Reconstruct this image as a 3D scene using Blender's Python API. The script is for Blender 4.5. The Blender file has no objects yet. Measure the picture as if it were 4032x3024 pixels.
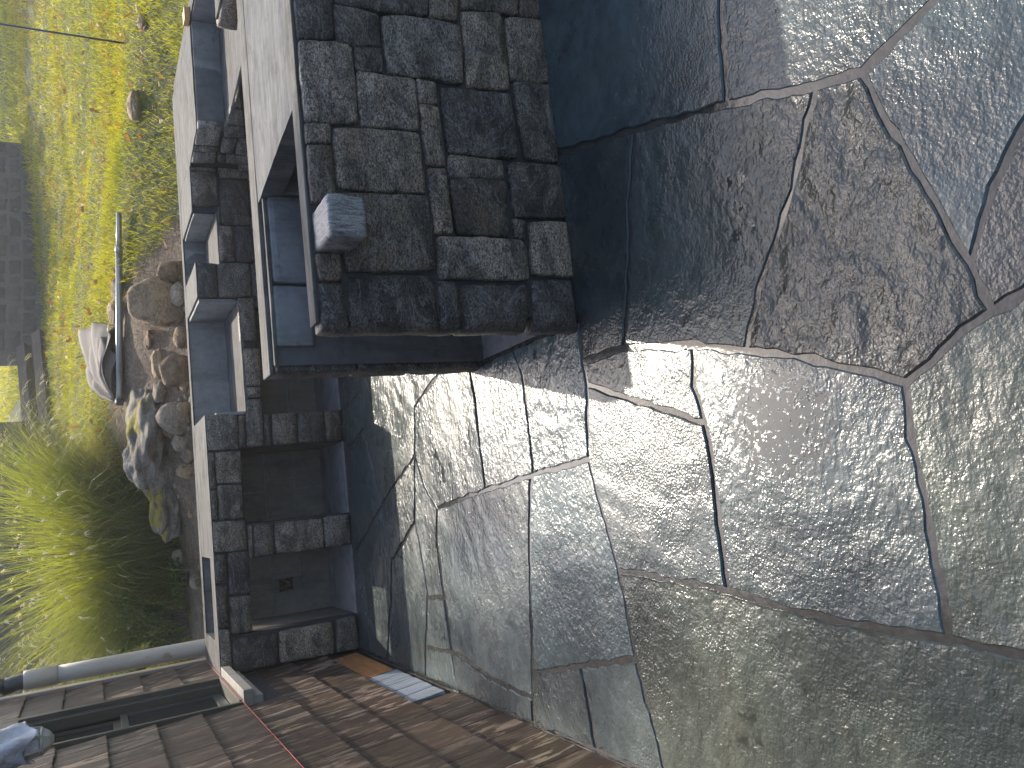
import bpy, bmesh, math, random
import numpy as np
from mathutils import Vector, Matrix, noise

# ------------------------------------------------------------------ camera, sky, sun, exposure
sc = bpy.context.scene
CAM_H, F_PX = 1.52, 3063.0
PITCH, ROLL, YAW = math.radians(28.717), math.radians(2.4155), math.radians(8.4485)
SUN_AZ, SUN_EL = math.radians(16.0), math.radians(40.5)
_fw0 = Vector((math.sin(YAW), math.cos(YAW), 0)); _rt0 = Vector((math.cos(YAW), -math.sin(YAW), 0)); _up = Vector((0, 0, 1))
_fwd = _fw0 * math.cos(PITCH) - _up * math.sin(PITCH)
_dn0 = -(_up * math.cos(PITCH) + _fw0 * math.sin(PITCH))
C_RT = _rt0 * math.cos(ROLL) + _dn0 * math.sin(ROLL)
C_DN = -_rt0 * math.sin(ROLL) + _dn0 * math.cos(ROLL)
C_FW = _fwd
cd = bpy.data.cameras.new('camera'); cam = bpy.data.objects.new('camera', cd); sc.collection.objects.link(cam)
cd.sensor_fit = 'HORIZONTAL'; cd.sensor_width = 36.0; cd.lens = 36.0 * F_PX / 4032.0
cd.clip_start = 0.05; cd.clip_end = 400
M3 = Matrix((C_DN, C_RT, -C_FW)).transposed()          # the phone was held upright: the picture lies on its side
cam.matrix_world = Matrix.Translation((0, 0, CAM_H)) @ M3.to_4x4()
sc.camera = cam

w = bpy.data.worlds.new('World'); sc.world = w; w.use_nodes = True
wn = w.node_tree; bg = wn.nodes['Background']
sky = wn.nodes.new('ShaderNodeTexSky'); sky.sky_type = 'NISHITA'; sky.sun_disc = False
sky.sun_elevation = SUN_EL; sky.sun_rotation = SUN_AZ; sky.dust_density = 2.0; sky.air_density = 0.8; sky.ozone_density = 0.6
wn.links.new(sky.outputs[0], bg.inputs[0]); bg.inputs[1].default_value = 0.15
sd = bpy.data.lights.new('sun', 'SUN'); sd.energy = 3.0; sd.angle = math.radians(0.6); sd.color = (1.0, 0.91, 0.77)
sun = bpy.data.objects.new('sun', sd); sc.collection.objects.link(sun)
SUN_V = Vector((math.sin(SUN_AZ) * math.cos(SUN_EL), math.cos(SUN_AZ) * math.cos(SUN_EL), math.sin(SUN_EL)))
sun.rotation_euler = SUN_V.to_track_quat('Z', 'Y').to_euler(); sun.location = SUN_V * 30
vs = sc.view_settings; vs.view_transform = 'Standard'; vs.look = 'None'; vs.gamma = 1; vs.use_curve_mapping = False
vs.exposure = 1.35
sc.cycles.max_bounces = 6; sc.cycles.sample_clamp_indirect = 6.0

# ------------------------------------------------------------------ pixel -> place helpers (a pixel gives a direction; the surface gives the distance)
CP = Vector((0, 0, CAM_H))
def ray(px, py): return C_RT * ((1512 - py) / F_PX) + C_DN * ((px - 2016) / F_PX) + C_FW
def G(px, py, z=0.0):
    d = ray(px, py); return CP + d * ((z - CAM_H) / d.z)
def PY(px, py, y):
    d = ray(px, py); return CP + d * (y / d.y)
def PX(px, py, x):
    d = ray(px, py); return CP + d * (x / d.x)
def PP(px, py, p0, n):
    d = ray(px, py); return CP + d * ((Vector(p0) - CP).dot(n) / d.dot(n))
def sstep(a, b, t):
    t = min(1.0, max(0.0, (t - a) / (b - a))); return t * t * (3 - 2 * t)
def terr_d(x, y):
    a, b = y - 5.86, x - 3.2
    return math.hypot(max(a, 0), max(b, 0)) if (a > 0 and b > 0) else max(a, b)
def terr(x, y):
    d = terr_d(x, y)
    left = 1 - sstep(-0.35, 1.15, x)
    bank = 0.50 - 0.17 * sstep(2.2, 4.5, x)
    z = 0.70 + bank * sstep(0.0, 1.3, d) + 0.131 * max(0.0, d - 1.1)
    z -= left * (1 - sstep(2.7, 5.2, d)) * (0.44 * sstep(0.0, 1.3, d) + 0.08 * max(0.0, d - 1.1))
    z += 0.05 * noise.noise(Vector((x * 0.9, y * 0.9, 3))) + 0.018 * noise.noise(Vector((x * 4, y * 4, 7)))
    return z
def T(px, py):
    d = ray(px, py); t = 4.0
    while t < 40:
        p = CP + d * t
        if p.z < terr(p.x, p.y) and terr_d(p.x, p.y) > 0: return p
        t += 0.02
    return CP + d * 12

# ------------------------------------------------------------------ object helpers
COL = sc.collection
rnd = random.Random(7)
def tag(o, label=None, cat=None, group=None, kind=None):
    if label: o['label'] = label
    if cat: o['category'] = cat
    if group: o['group'] = group
    if kind: o['kind'] = kind
    return o
def empty(name, loc):
    o = bpy.data.objects.new(name, None); o.location = loc; o.empty_display_size = 0.1; COL.objects.link(o); return o
def adopt(o, parent):
    o.parent = parent
    def w(p): return Matrix.Translation(p.location) if p.type == 'EMPTY' else Matrix.Identity(4)
    if parent.type == 'EMPTY': o.matrix_parent_inverse = Matrix.Translation(-parent.location)
def obj(name, verts, faces, mat, parent=None, color=None, smooth=False):
    me = bpy.data.meshes.new(name)
    if isinstance(verts, np.ndarray): verts = verts.tolist()
    me.from_pydata([tuple(v) for v in verts], [], faces); me.materials.append(mat)
    if smooth:
        me.polygons.foreach_set('use_smooth', [True] * len(me.polygons))
    me.update()
    o = bpy.data.objects.new(name, me); COL.objects.link(o)
    if parent is not None: adopt(o, parent)
    if color: o.color = (*color, 1)
    return o
def bm_obj(name, bm, mat, parent=None, color=None, smooth=False):
    me = bpy.data.meshes.new(name); bm.to_mesh(me); bm.free(); me.materials.append(mat)
    if smooth: me.polygons.foreach_set('use_smooth', [True] * len(me.polygons))
    o = bpy.data.objects.new(name, me); COL.objects.link(o)
    if parent is not None: adopt(o, parent)
    if color: o.color = (*color, 1)
    return o
def box(name, x0, x1, y0, y1, z0, z1, mat, parent=None, bev=0.004, rough=0.0, color=None, cuts=0):
    bm = bmesh.new()
    bmesh.ops.create_cube(bm, size=1)
    for v in bm.verts:
        v.co = Vector((x0 + (v.co.x + .5) * (x1 - x0), y0 + (v.co.y + .5) * (y1 - y0), z0 + (v.co.z + .5) * (z1 - z0)))
    if bev: bmesh.ops.bevel(bm, geom=bm.edges[:], offset=bev, segments=2, affect='EDGES', profile=0.6)
    if cuts:
        for _ in range(cuts):
            L = [e for e in bm.edges if e.calc_length() > 0.09]
            bmesh.ops.subdivide_edges(bm, edges=L, cuts=1, use_grid_fill=True)
    if rough:
        for v in bm.verts:
            n = noise.noise_vector(v.co * 17) * 0.6 + noise.noise_vector(v.co * 45) * 0.4
            v.co += n * rough
    return bm_obj(name, bm, mat, parent, color)
def tube(name, pts, radii, mat, parent=None, n=12, cap=True, smooth=True, color=None):
    V, Fc = [], []
    pts = [Vector(p) for p in pts]
    if not hasattr(radii, '__len__'): radii = [radii] * len(pts)
    ref = Vector((0.31, 0.2, 0.93))
    for i, p in enumerate(pts):
        t = (pts[min(i + 1, len(pts) - 1)] - pts[max(i - 1, 0)]).normalized()
        a = t.cross(ref)
        if a.length < 1e-3: a = t.cross(Vector((1, 0, 0)))
        a.normalize(); b = t.cross(a)
        for k in range(n):
            an = 2 * math.pi * k / n
            V.append(p + (a * math.cos(an) + b * math.sin(an)) * radii[i])
    for i in range(len(pts) - 1):
        for k in range(n):
            k2 = (k + 1) % n
            Fc.append((i * n + k, i * n + k2, (i + 1) * n + k2, (i + 1) * n + k))
    if cap:
        Fc.append(tuple(range(n - 1, -1, -1))); m = (len(pts) - 1) * n; Fc.append(tuple(range(m, m + n)))
    return obj(name, V, Fc, mat, parent, color, smooth)

# ------------------------------------------------------------------ materials
class NT:
    def __init__(s, name):
        s.m = bpy.data.materials.new(name); s.m.use_nodes = True; s.t = s.m.node_tree; s.b = s.t.nodes['Principled BSDF']
        s.out = s.t.nodes['Material Output']
    def n(s, ty, **kw):
        nd = s.t.nodes.new('ShaderNode' + ty)
        for k, v in kw.items():
            if k.startswith('i_'): nd.inputs[int(k[2:])].default_value = v
            else: setattr(nd, k, v)
        return nd
    def l(s, a, b): s.t.links.new(a, b)
    def pos(s): return s.n('NewGeometry').outputs['Position']
    def info(s): return s.n('ObjectInfo')
    def mapping(s, vec, scale=(1, 1, 1), rot=(0, 0, 0), off=None):
        mp = s.n('Mapping'); mp.inputs['Scale'].default_value = scale; mp.inputs['Rotation'].default_value = rot
        s.l(vec, mp.inputs['Vector'])
        if off is not None: s.l(off, mp.inputs['Location'])
        return mp.outputs[0]
    def noise(s, vec, scale, detail=4, rough=0.55, dist=0.0):
        nd = s.n('TexNoise'); nd.inputs['Scale'].default_value = scale; nd.inputs['Detail'].default_value = detail
        nd.inputs['Roughness'].default_value = rough; nd.inputs['Distortion'].default_value = dist
        s.l(vec, nd.inputs['Vector']); return nd.outputs[0]
    def voro(s, vec, scale, feature='F1'):
        nd = s.n('TexVoronoi'); nd.feature = feature; nd.inputs['Scale'].default_value = scale; s.l(vec, nd.inputs['Vector']); return nd.outputs[0]
    def ramp(s, fac, stops, interp='LINEAR'):
        nd = s.n('ValToRGB'); r = nd.color_ramp; r.interpolation = interp
        while len(r.elements) < len(stops): r.elements.new(0.5)
        for e, (p, c) in zip(r.elements, stops):
            e.position = p; e.color = (*c, 1) if hasattr(c, '__len__') else (c, c, c, 1)
        s.l(fac, nd.inputs[0]); return nd.outputs[0]
    def mix(s, fac, a, b, mode='MIX'):
        nd = s.n('Mix'); nd.data_type = 'RGBA'; nd.blend_type = mode
        for sock, v in ((nd.inputs[0], fac), (nd.inputs[6], a), (nd.inputs[7], b)):
            if isinstance(v, (int, float)): sock.default_value = v
            elif isinstance(v, tuple): sock.default_value = (*v, 1)
            else: s.l(v, sock)
        return nd.outputs[2]
    def math(s, op, a, b=0.0, clamp=False):
        nd = s.n('Math'); nd.operation = op; nd.use_clamp = clamp
        for i, v in enumerate((a, b)):
            if isinstance(v, (int, float)): nd.inputs[i].default_value = v
            else: s.l(v, nd.inputs[i])
        return nd.outputs[0]
    def bump(s, h, strength, dist=0.01, prev=None):
        nd = s.n('Bump'); nd.inputs['Distance'].default_value = dist
        if isinstance(strength, (int, float)): nd.inputs['Strength'].default_value = strength
        else: s.l(strength, nd.inputs['Strength'])
        s.l(h, nd.inputs['Height'])
        if prev is not None: s.l(prev, nd.inputs['Normal'])
        return nd.outputs[0]
    def set(s, color=None, rough=None, normal=None, **kw):
        for nm, v in (('Base Color', color), ('Roughness', rough), ('Normal', normal)):
            if v is None: continue
            sock = s.b.inputs[nm]
            if isinstance(v, (int, float)): sock.default_value = v
            elif isinstance(v, tuple): sock.default_value = (*v, 1)
            else: s.l(v, sock)
        for k, v in kw.items(): s.b.inputs[k.replace('_', ' ')].default_value = v
        return s.m
def objoff(n):
    r = n.info(); c = n.n('CombineXYZ')
    n.l(n.math('MULTIPLY', r.outputs['Random'], 37.0), c.inputs[0]); n.l(n.math('MULTIPLY', r.outputs['Random'], 91.0), c.inputs[1])
    n.l(n.math('MULTIPLY', r.outputs['Random'], 13.0), c.inputs[2])
    return c.outputs[0], r

def mat_granite(name, wet=False):
    n = NT(name); off, inf = objoff(n); p = n.pos()
    # each stone is cleft at its own angle, so the grain is turned by the stone's own random number
    rotc = n.n('CombineXYZ'); n.l(n.math('MULTIPLY', inf.outputs['Random'], 6.3), rotc.inputs[1]); n.l(n.math('MULTIPLY', inf.outputs['Random'], 2.0), rotc.inputs[0])
    mp = n.n('Mapping'); mp.inputs['Scale'].default_value = (1.0, 1.0, 1.9); n.l(p, mp.inputs['Vector']); n.l(off, mp.inputs['Location']); n.l(rotc.outputs[0], mp.inputs['Rotation'])
    g = mp.outputs[0]
    a = n.noise(g, 30, 7, 0.72); b = n.noise(g, 130, 4, 0.75); c = n.noise(g, 5, 4, 0.55, 1.2)
    spk = n.ramp(b, [(0.46, 0.0), (0.60, 1.0)]); mid = n.ramp(a, [(0.36, 0.0), (0.66, 1.0)])
    base = n.mix(mid, (0.025, 0.020, 0.015), (0.190, 0.150, 0.108))
    base = n.mix(n.math('MULTIPLY', spk, 0.75), base, (0.48, 0.405, 0.315))
    blk = n.ramp(n.noise(g, 75, 3, 0.6), [(0.52, 0.0), (0.64, 1.0)])
    base = n.mix(n.math('MULTIPLY', blk, 0.85), base, (0.014, 0.014, 0.016))
    band = n.ramp(c, [(0.36, 0.40), (0.62, 1.25)])
    base = n.mix(1.0, base, band, 'MULTIPLY')
    base = n.mix(1.0, base, inf.outputs['Color'], 'MULTIPLY')
    rust = n.ramp(n.noise(g, 3.2, 3, 0.6), [(0.60, 0.0), (0.74, 1.0)])
    base = n.mix(n.math('MULTIPLY', rust, 0.35), base, (0.16, 0.095, 0.05))
    vein = n.ramp(n.noise(g, 2.6, 5, 0.6, 2.5), [(0.485, 0.0), (0.50, 1.0), (0.515, 0.0)])
    base = n.mix(n.math('MULTIPLY', vein, 0.30), base, (0.42, 0.41, 0.39))
    h = n.math('ADD', n.math('MULTIPLY', a, 0.9), n.math('MULTIPLY', b, 0.35))
    nb = n.bump(c, 0.45, 0.03); nb = n.bump(h, 0.9, 0.009, nb)
    return n.set(base, n.ramp(a, [(0.3, 0.45 if not wet else 0.2), (0.7, 0.75 if not wet else 0.5)]), nb)

def mat_flag(name):
    n = NT(name); off, inf = objoff(n); p = n.pos()
    mp = n.n('Mapping'); n.l(p, mp.inputs['Vector']); n.l(off, mp.inputs['Location']); rot = n.n('CombineXYZ')
    n.l(n.math('MULTIPLY', inf.outputs['Random'], 6.3), rot.inputs[2]); n.l(rot.outputs[0], mp.inputs['Rotation'])
    mp.inputs['Scale'].default_value = (1.0, 1.25, 1.0); g = mp.outputs[0]
    big = n.noise(g, 1.6, 5, 0.6, 0.6); mot = n.noise(g, 14, 6, 0.65, 0.5); fine = n.noise(p, 135, 2, 0.5); med = n.noise(g, 40, 3, 0.5, 0.3)
    tone = n.ramp(big, [(0.3, 0.62), (0.7, 1.35)])
    col = n.mix(1.0, inf.outputs['Color'], tone, 'MULTIPLY')
    col = n.mix(1.0, col, n.ramp(mot, [(0.3, 0.72), (0.7, 1.22)]), 'MULTIPLY')
    iron = n.ramp(n.noise(g, 2.3, 4, 0.65, 1.0), [(0.56, 0.0), (0.74, 1.0)])
    col = n.mix(n.math('MULTIPLY', iron, 0.30), col, (0.080, 0.068, 0.048))
    # standing water: one large shallow puddle plus little films in the hollows of the stones
    d = n.n('VectorMath'); d.operation = 'DISTANCE'; n.l(p, d.inputs[0]); d.inputs[1].default_value = PUDDLE
    pud = n.ramp(n.math('ADD', d.outputs['Value'], n.math('MULTIPLY', n.math('SUBTRACT', n.noise(p, 62, 3, 0.6), 0.5), 0.75)), [(0.10, 1.0), (0.13, 0.0)])
    film = n.ramp(n.math('ADD', n.noise(p, 2.2, 3, 0.5), n.math('MULTIPLY', n.noise(p, 26, 4, 0.65), 0.45)), [(0.91, 0.0), (0.94, 1.0)])
    water = n.math('MAXIMUM', pud, film)
    damp = n.ramp(n.noise(p, 0.9, 3, 0.5), [(0.40, 0.0), (0.60, 1.0)])
    col = n.mix(n.math('MULTIPLY', water, 0.5), col, (0.02, 0.022, 0.02))
    inv = n.math('SUBTRACT', 1.0, water)
    lay = n.n('TexWave'); lay.wave_type = 'BANDS'; lay.inputs['Scale'].default_value = 1.3; lay.inputs['Distortion'].default_value = 14; lay.inputs['Detail'].default_value = 4; lay.inputs['Detail Scale'].default_value = 1.6
    n.l(g, lay.inputs['Vector'])
    sn = n.math('SNAP', n.noise(g, 2.4, 6, 0.62, 1.1), 0.09)
    amp = n.math('MULTIPLY', n.ramp(inf.outputs['Random'], [(0.0, 0.5), (1.0, 1.0)]), inf.outputs['Alpha'])
    nb = n.bump(big, n.math('MULTIPLY', inv, 0.5), 0.02)
    nb = n.bump(lay.outputs[0], n.math('MULTIPLY', inv, n.math('MULTIPLY', n.math('SUBTRACT', inf.outputs['Alpha'], 0.75), 0.55)), 0.012, nb)
    nb = n.bump(sn, n.math('MULTIPLY', inv, 0.8), 0.020, nb)
    nb = n.bump(med, n.math('MULTIPLY', inv, n.math('MULTIPLY', amp, 1.0)), 0.0044, nb)
    nb = n.bump(fine, n.math('MULTIPLY', inv, n.ramp(n.noise(g, 3.5, 4, 0.6, 0.8), [(0.36, 0.22), (0.64, 1.0)])), 0.0026, nb)
    r = n.math('ADD', n.ramp(mot, [(0.3, 0.10), (0.7, 0.22)]), n.ramp(n.noise(p, 1.7, 4, 0.6), [(0.42, 0.0), (0.68, 0.20)]))
    r = n.mix(water, r, (0.03, 0.03, 0.03))
    n.b.inputs['IOR'].default_value = 1.5
    return n.set(col, r, nb)

def mat_mortar(name, c0, c1, rough=0.5, bump=0.3, scale=30):
    n = NT(name); p = n.pos()
    a = n.noise(p, scale, 5, 0.65); b = n.noise(p, 2.5, 3, 0.5)
    col = n.mix(n.ramp(a, [(0.3, 0.0), (0.7, 1.0)]), c0, c1)
    col = n.mix(1.0, col, n.ramp(b, [(0.3, 0.75), (0.7, 1.2)]), 'MULTIPLY')
    return n.set(col, rough, n.bump(a, bump, 0.01))

def mat_concrete(name, streak, c_lo, c_hi, white, wets=(), rough=0.75):
    """streak: stretch of the trowel marks; white: how much lime bloom lies on it; wets: (point, radius) of damp patches"""
    n = NT(name); p = n.pos(); g = n.mapping(p, streak)
    a = n.noise(g, 9, 7, 0.68, 0.5); b = n.noise(p, 3.0, 5, 0.6, 0.7); f = n.noise(p, 150, 3, 0.6); m = n.noise(p, 22, 5, 0.6)
    col = n.mix(n.ramp(b, [(0.32, 0.0), (0.68, 1.0)]), c_lo, c_hi)
    bl = n.ramp(a, [(0.40, 0.0), (0.62, 1.0)])
    col = n.mix(n.math('MULTIPLY', bl, white), col, (0.20, 0.195, 0.185))
    drk = n.ramp(n.noise(g, 17, 6, 0.7), [(0.30, 1.0), (0.42, 0.0)])
    col = n.mix(n.math('MULTIPLY', drk, 0.5), col, tuple(x * 0.45 for x in c_lo))
    pit = n.ramp(n.voro(p, 26), [(0.05, 1.0), (0.10, 0.0)])
    pit = n.math('MULTIPLY', pit, n.ramp(n.noise(p, 8, 2, 0.5), [(0.55, 0.0), (0.62, 1.0)]))
    col = n.mix(n.math('MULTIPLY', pit, 0.7), col, tuple(x * 0.3 for x in c_lo))
    col = n.mix(1.0, col, n.ramp(m, [(0.3, 0.86), (0.7, 1.1)]), 'MULTIPLY')
    stn = n.ramp(n.noise(n.mapping(p, (2.5, 2.5, 0.5)), 3.0, 5, 0.65, 0.4), [(0.50, 0.0), (0.66, 1.0)])
    col = n.mix(n.math('MULTIPLY', stn, 0.45), col, tuple(x * 0.5 for x in c_lo))
    rg = rough
    for (pt, rad) in wets:
        d = n.n('VectorMath'); d.operation = 'DISTANCE'; n.l(p, d.inputs[0]); d.inputs[1].default_value = pt
        e = n.math('ADD', d.outputs['Value'], n.math('MULTIPLY', n.math('SUBTRACT', n.noise(p, 11, 5, 0.65), 0.5), 0.5 * rad))
        k = n.ramp(n.math('DIVIDE', e, rad), [(0.93, 1.0), (0.99, 0.0)])
        col = n.mix(k, col, n.mix(1.0, col, (0.55, 0.555, 0.56), 'MULTIPLY'))
    nb = n.bump(a, 0.35, 0.012); nb = n.bump(m, 0.3, 0.008, nb); nb = n.bump(f, 0.35, 0.002, nb)
    n.b.inputs['Specular IOR Level'].default_value = 0.08
    return n.set(col, rg, nb)

def mat_shingle(name):
    n = NT(name); off, inf = objoff(n); p = n.pos()
    g = n.mapping(p, (1, 34, 2.2), off=off); g2 = n.mapping(p, (1, 13, 3.0), off=off)
    gr = n.noise(g, 2.2, 6, 0.7, 0.3); pt = n.noise(g2, 1.5, 4, 0.62, 0.6)
    col = n.mix(n.ramp(gr, [(0.3, 0.0), (0.7, 1.0)]), (0.015, 0.0085, 0.0045), (0.072, 0.039, 0.019))
    worn = n.math('MULTIPLY', n.ramp(pt, [(0.52, 0.0), (0.56, 1.0)]), n.ramp(gr, [(0.40, 0.0), (0.52, 1.0)]))
    worn = n.math('MULTIPLY', worn, n.ramp(inf.outputs['Random'], [(0.1, 0.15), (0.9, 1.0)]))
    col = n.mix(worn, col, (0.30, 0.225, 0.155))
    col = n.mix(1.0, col, inf.outputs['Color'], 'MULTIPLY')
    return n.set(col, n.ramp(gr, [(0.3, 0.45), (0.7, 0.75)]), n.bump(gr, 0.8, 0.005))

def mat_plain(name, col, rough=0.5, var=0.15, scale=8, bump=0.1, metallic=0.0, stretch=(1, 1, 1), usecol=False):
    n = NT(name); p = n.mapping(n.pos(), stretch); a = n.noise(p, scale, 5, 0.6, 0.4)
    c = n.mix(1.0, col, n.ramp(a, [(0.3, 1 - var), (0.7, 1 + var)]), 'MULTIPLY')
    if usecol: c = n.mix(1.0, c, n.info().outputs['Color'], 'MULTIPLY')
    return n.set(c, rough, n.bump(a, bump, 0.01), Metallic=metallic)

def mat_leaf(name, c0, c1, trans=0.5, scale=3.0, rough=0.45, patch=None, spec=0.3):
    n = NT(name); p = n.pos()
    f = n.ramp(n.math('ADD', n.math('MULTIPLY', n.noise(p, scale, 3, 0.6), 0.5), n.math('MULTIPLY', n.noise(p, scale * 25, 2, 0.6), 0.5)), [(0.36, 0.0), (0.64, 1.0)])
    col = n.mix(f, c0, c1)
    if patch:
        k = n.ramp(n.noise(p, 1.1, 4, 0.6), [(0.5, 0.0), (0.68, 1.0)]); col = n.mix(n.math('MULTIPLY', k, 0.6), col, patch)
    n.set(col, rough); n.b.inputs['Specular IOR Level'].default_value = spec
    tr = n.n('BsdfTranslucent'); n.l(n.mix(1.0, col, (1.55, 1.45, 0.6), 'MULTIPLY'), tr.inputs[0])
    mx = n.n('MixShader'); mx.inputs[0].default_value = trans
    n.l(n.b.outputs[0], mx.inputs[1]); n.l(tr.outputs[0], mx.inputs[2]); n.l(mx.outputs[0], n.out.inputs[0])
    return n.m

PUDDLE = tuple(G(3060, 1660, 0.008))
M_GRAN = mat_granite('granite_veneer')
M_FLAG = mat_flag('wet_flagstone')
M_JOINT = mat_mortar('joint_mortar', (0.028, 0.027, 0.025), (0.072, 0.068, 0.061), 0.10, 0.10)
M_DARKM = mat_mortar('dark_mortar', (0.012, 0.012, 0.014), (0.035, 0.034, 0.035), 0.6, 0.4, 60)
M_TOPC = mat_concrete('counter_cap_concrete', (0.35, 3.2, 1), (0.062, 0.059, 0.053), (0.112, 0.107, 0.097), 0.50)
M_PARGE = mat_concrete('parged_concrete', (0.6, 0.6, 1.2), (0.20, 0.195, 0.18), (0.30, 0.29, 0.268), 0.22,
                       wets=((tuple(PY(815, 440, 4.75)), 0.30), (tuple(PY(800, 1060, 5.78)), 0.13), (tuple(PX(775, 800, 2.0)), 0.12)))
M_PARGE_P = mat_concrete('peninsula_parge', (0.6, 0.6, 1.2), (0.19, 0.188, 0.183), (0.27, 0.266, 0.258), 0.25,
                         wets=((tuple(PY(1500, 1380, 2.96)), 0.62),))
M_BLOCK = mat_concrete('concrete_block', (1, 1, 1), (0.19, 0.187, 0.18), (0.28, 0.275, 0.262), 0.12)
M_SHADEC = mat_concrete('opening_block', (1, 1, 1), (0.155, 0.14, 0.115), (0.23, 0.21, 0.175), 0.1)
M_SHING = mat_shingle('cedar_shingle')
M_PAINT = mat_plain('grey_trim_paint', (0.052, 0.045, 0.030), 0.5, 0.3, 6, 0.15, stretch=(1, 1, 0.3))
M_TRIM = mat_plain('weathered_trim', (0.25, 0.225, 0.19), 0.6, 0.35, 5, 0.3, stretch=(1, 6, 0.5))
M_SASH = mat_plain('sash_paint', (0.045, 0.05, 0.045), 0.4, 0.2, 6, 0.1)
def mat_pvc():
    n = NT('white_drain_pipe'); p = n.pos(); a = n.noise(n.mapping(p, (1, 1, .4)), 6, 5, .65, .5); st = n.ramp(n.noise(n.mapping(p, (1, 1, .35)), 9, 4, .6, .6), [(.62, 0.), (.68, 1.)])
    c = n.mix(n.ramp(a, [(.3, 0.), (.7, 1.)]), (.38, .325, .25), (.56, .50, .41)); c = n.mix(n.math('MULTIPLY', st, .7), c, (.26, .16, .075))
    return n.set(c, .45, n.bump(a, .08, .01))
M_PVC = mat_pvc()
M_BLACK = mat_plain('black_plastic', (0.035, 0.035, 0.032), 0.45, 0.2, 8, 0.05)
M_SOIL = None
def mat_rock():
    n = NT('field_rock'); off, inf = objoff(n); p = n.mapping(n.pos(), (1, 1, 1.6), off=off)
    a = n.noise(p, 6, 7, .68, .8); b = n.noise(p, 45, 5, .72); c = n.noise(p, 170, 3, .65)
    col = n.mix(n.ramp(a, [(.3, 0.), (.7, 1.)]), (.10, .078, .052), (.30, .255, .195))
    col = n.mix(n.math('MULTIPLY', n.ramp(b, [(.50, 0.), (.66, 1.)]), .55), col, (.40, .37, .32))
    col = n.mix(n.math('MULTIPLY', n.ramp(n.noise(p, 16, 4, .6), [(.56, 0.), (.66, 1.)]), .6), col, (.06, .045, .03))
    col = n.mix(1., col, n.ramp(c, [(.3, .75), (.7, 1.2)]), 'MULTIPLY'); col = n.mix(1., col, inf.outputs['Color'], 'MULTIPLY')
    return n.set(col, .85, n.bump(a, .8, .03, n.bump(b, .8, .012, n.bump(c, .5, .004))))
M_ROCK = mat_rock()
M_POLE = mat_plain('brushed_pole', (0.30, 0.29, 0.25), 0.32, 0.15, 20, 0.03, metallic=0.7, stretch=(0.2, 1, 1))
M_CLOTH = mat_plain('umbrella_cloth', (0.150, 0.125, 0.103), 0.85, 0.14, 40, 0.2)
M_GLASSN = NT('window_pane'); M_GLASS = M_GLASSN.set((0.02, 0.022, 0.02), 0.04); M_GLASSN.b.inputs['IOR'].default_value = 1.5
M_STRING = mat_plain('red_string', (0.42, 0.05, 0.045), 0.7, 0.1, 80, 0.0)

# ================================================================== THE SETTING
# ---- patio: a mortar bed and every flagstone lying in it
patio = obj('patio', [(-0.96, -2.5, -0.03), (5.5, -2.5, -0.03), (5.5, 5.86, -0.03), (-0.96, 5.86, -0.03),
                      (-0.96, -2.5, 0.0012), (5.5, -2.5, 0.0012), (5.5, 5.86, 0.0012), (-0.96, 5.86, 0.0012)],
            [(3, 2, 1, 0), (4, 5, 6, 7), (0, 1, 5, 4), (1, 2, 6, 5), (2, 3, 7, 6), (3, 0, 4, 7)], M_JOINT)
tag(patio, 'wet flagstone patio with brown mortar joints', kind='structure')

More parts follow.
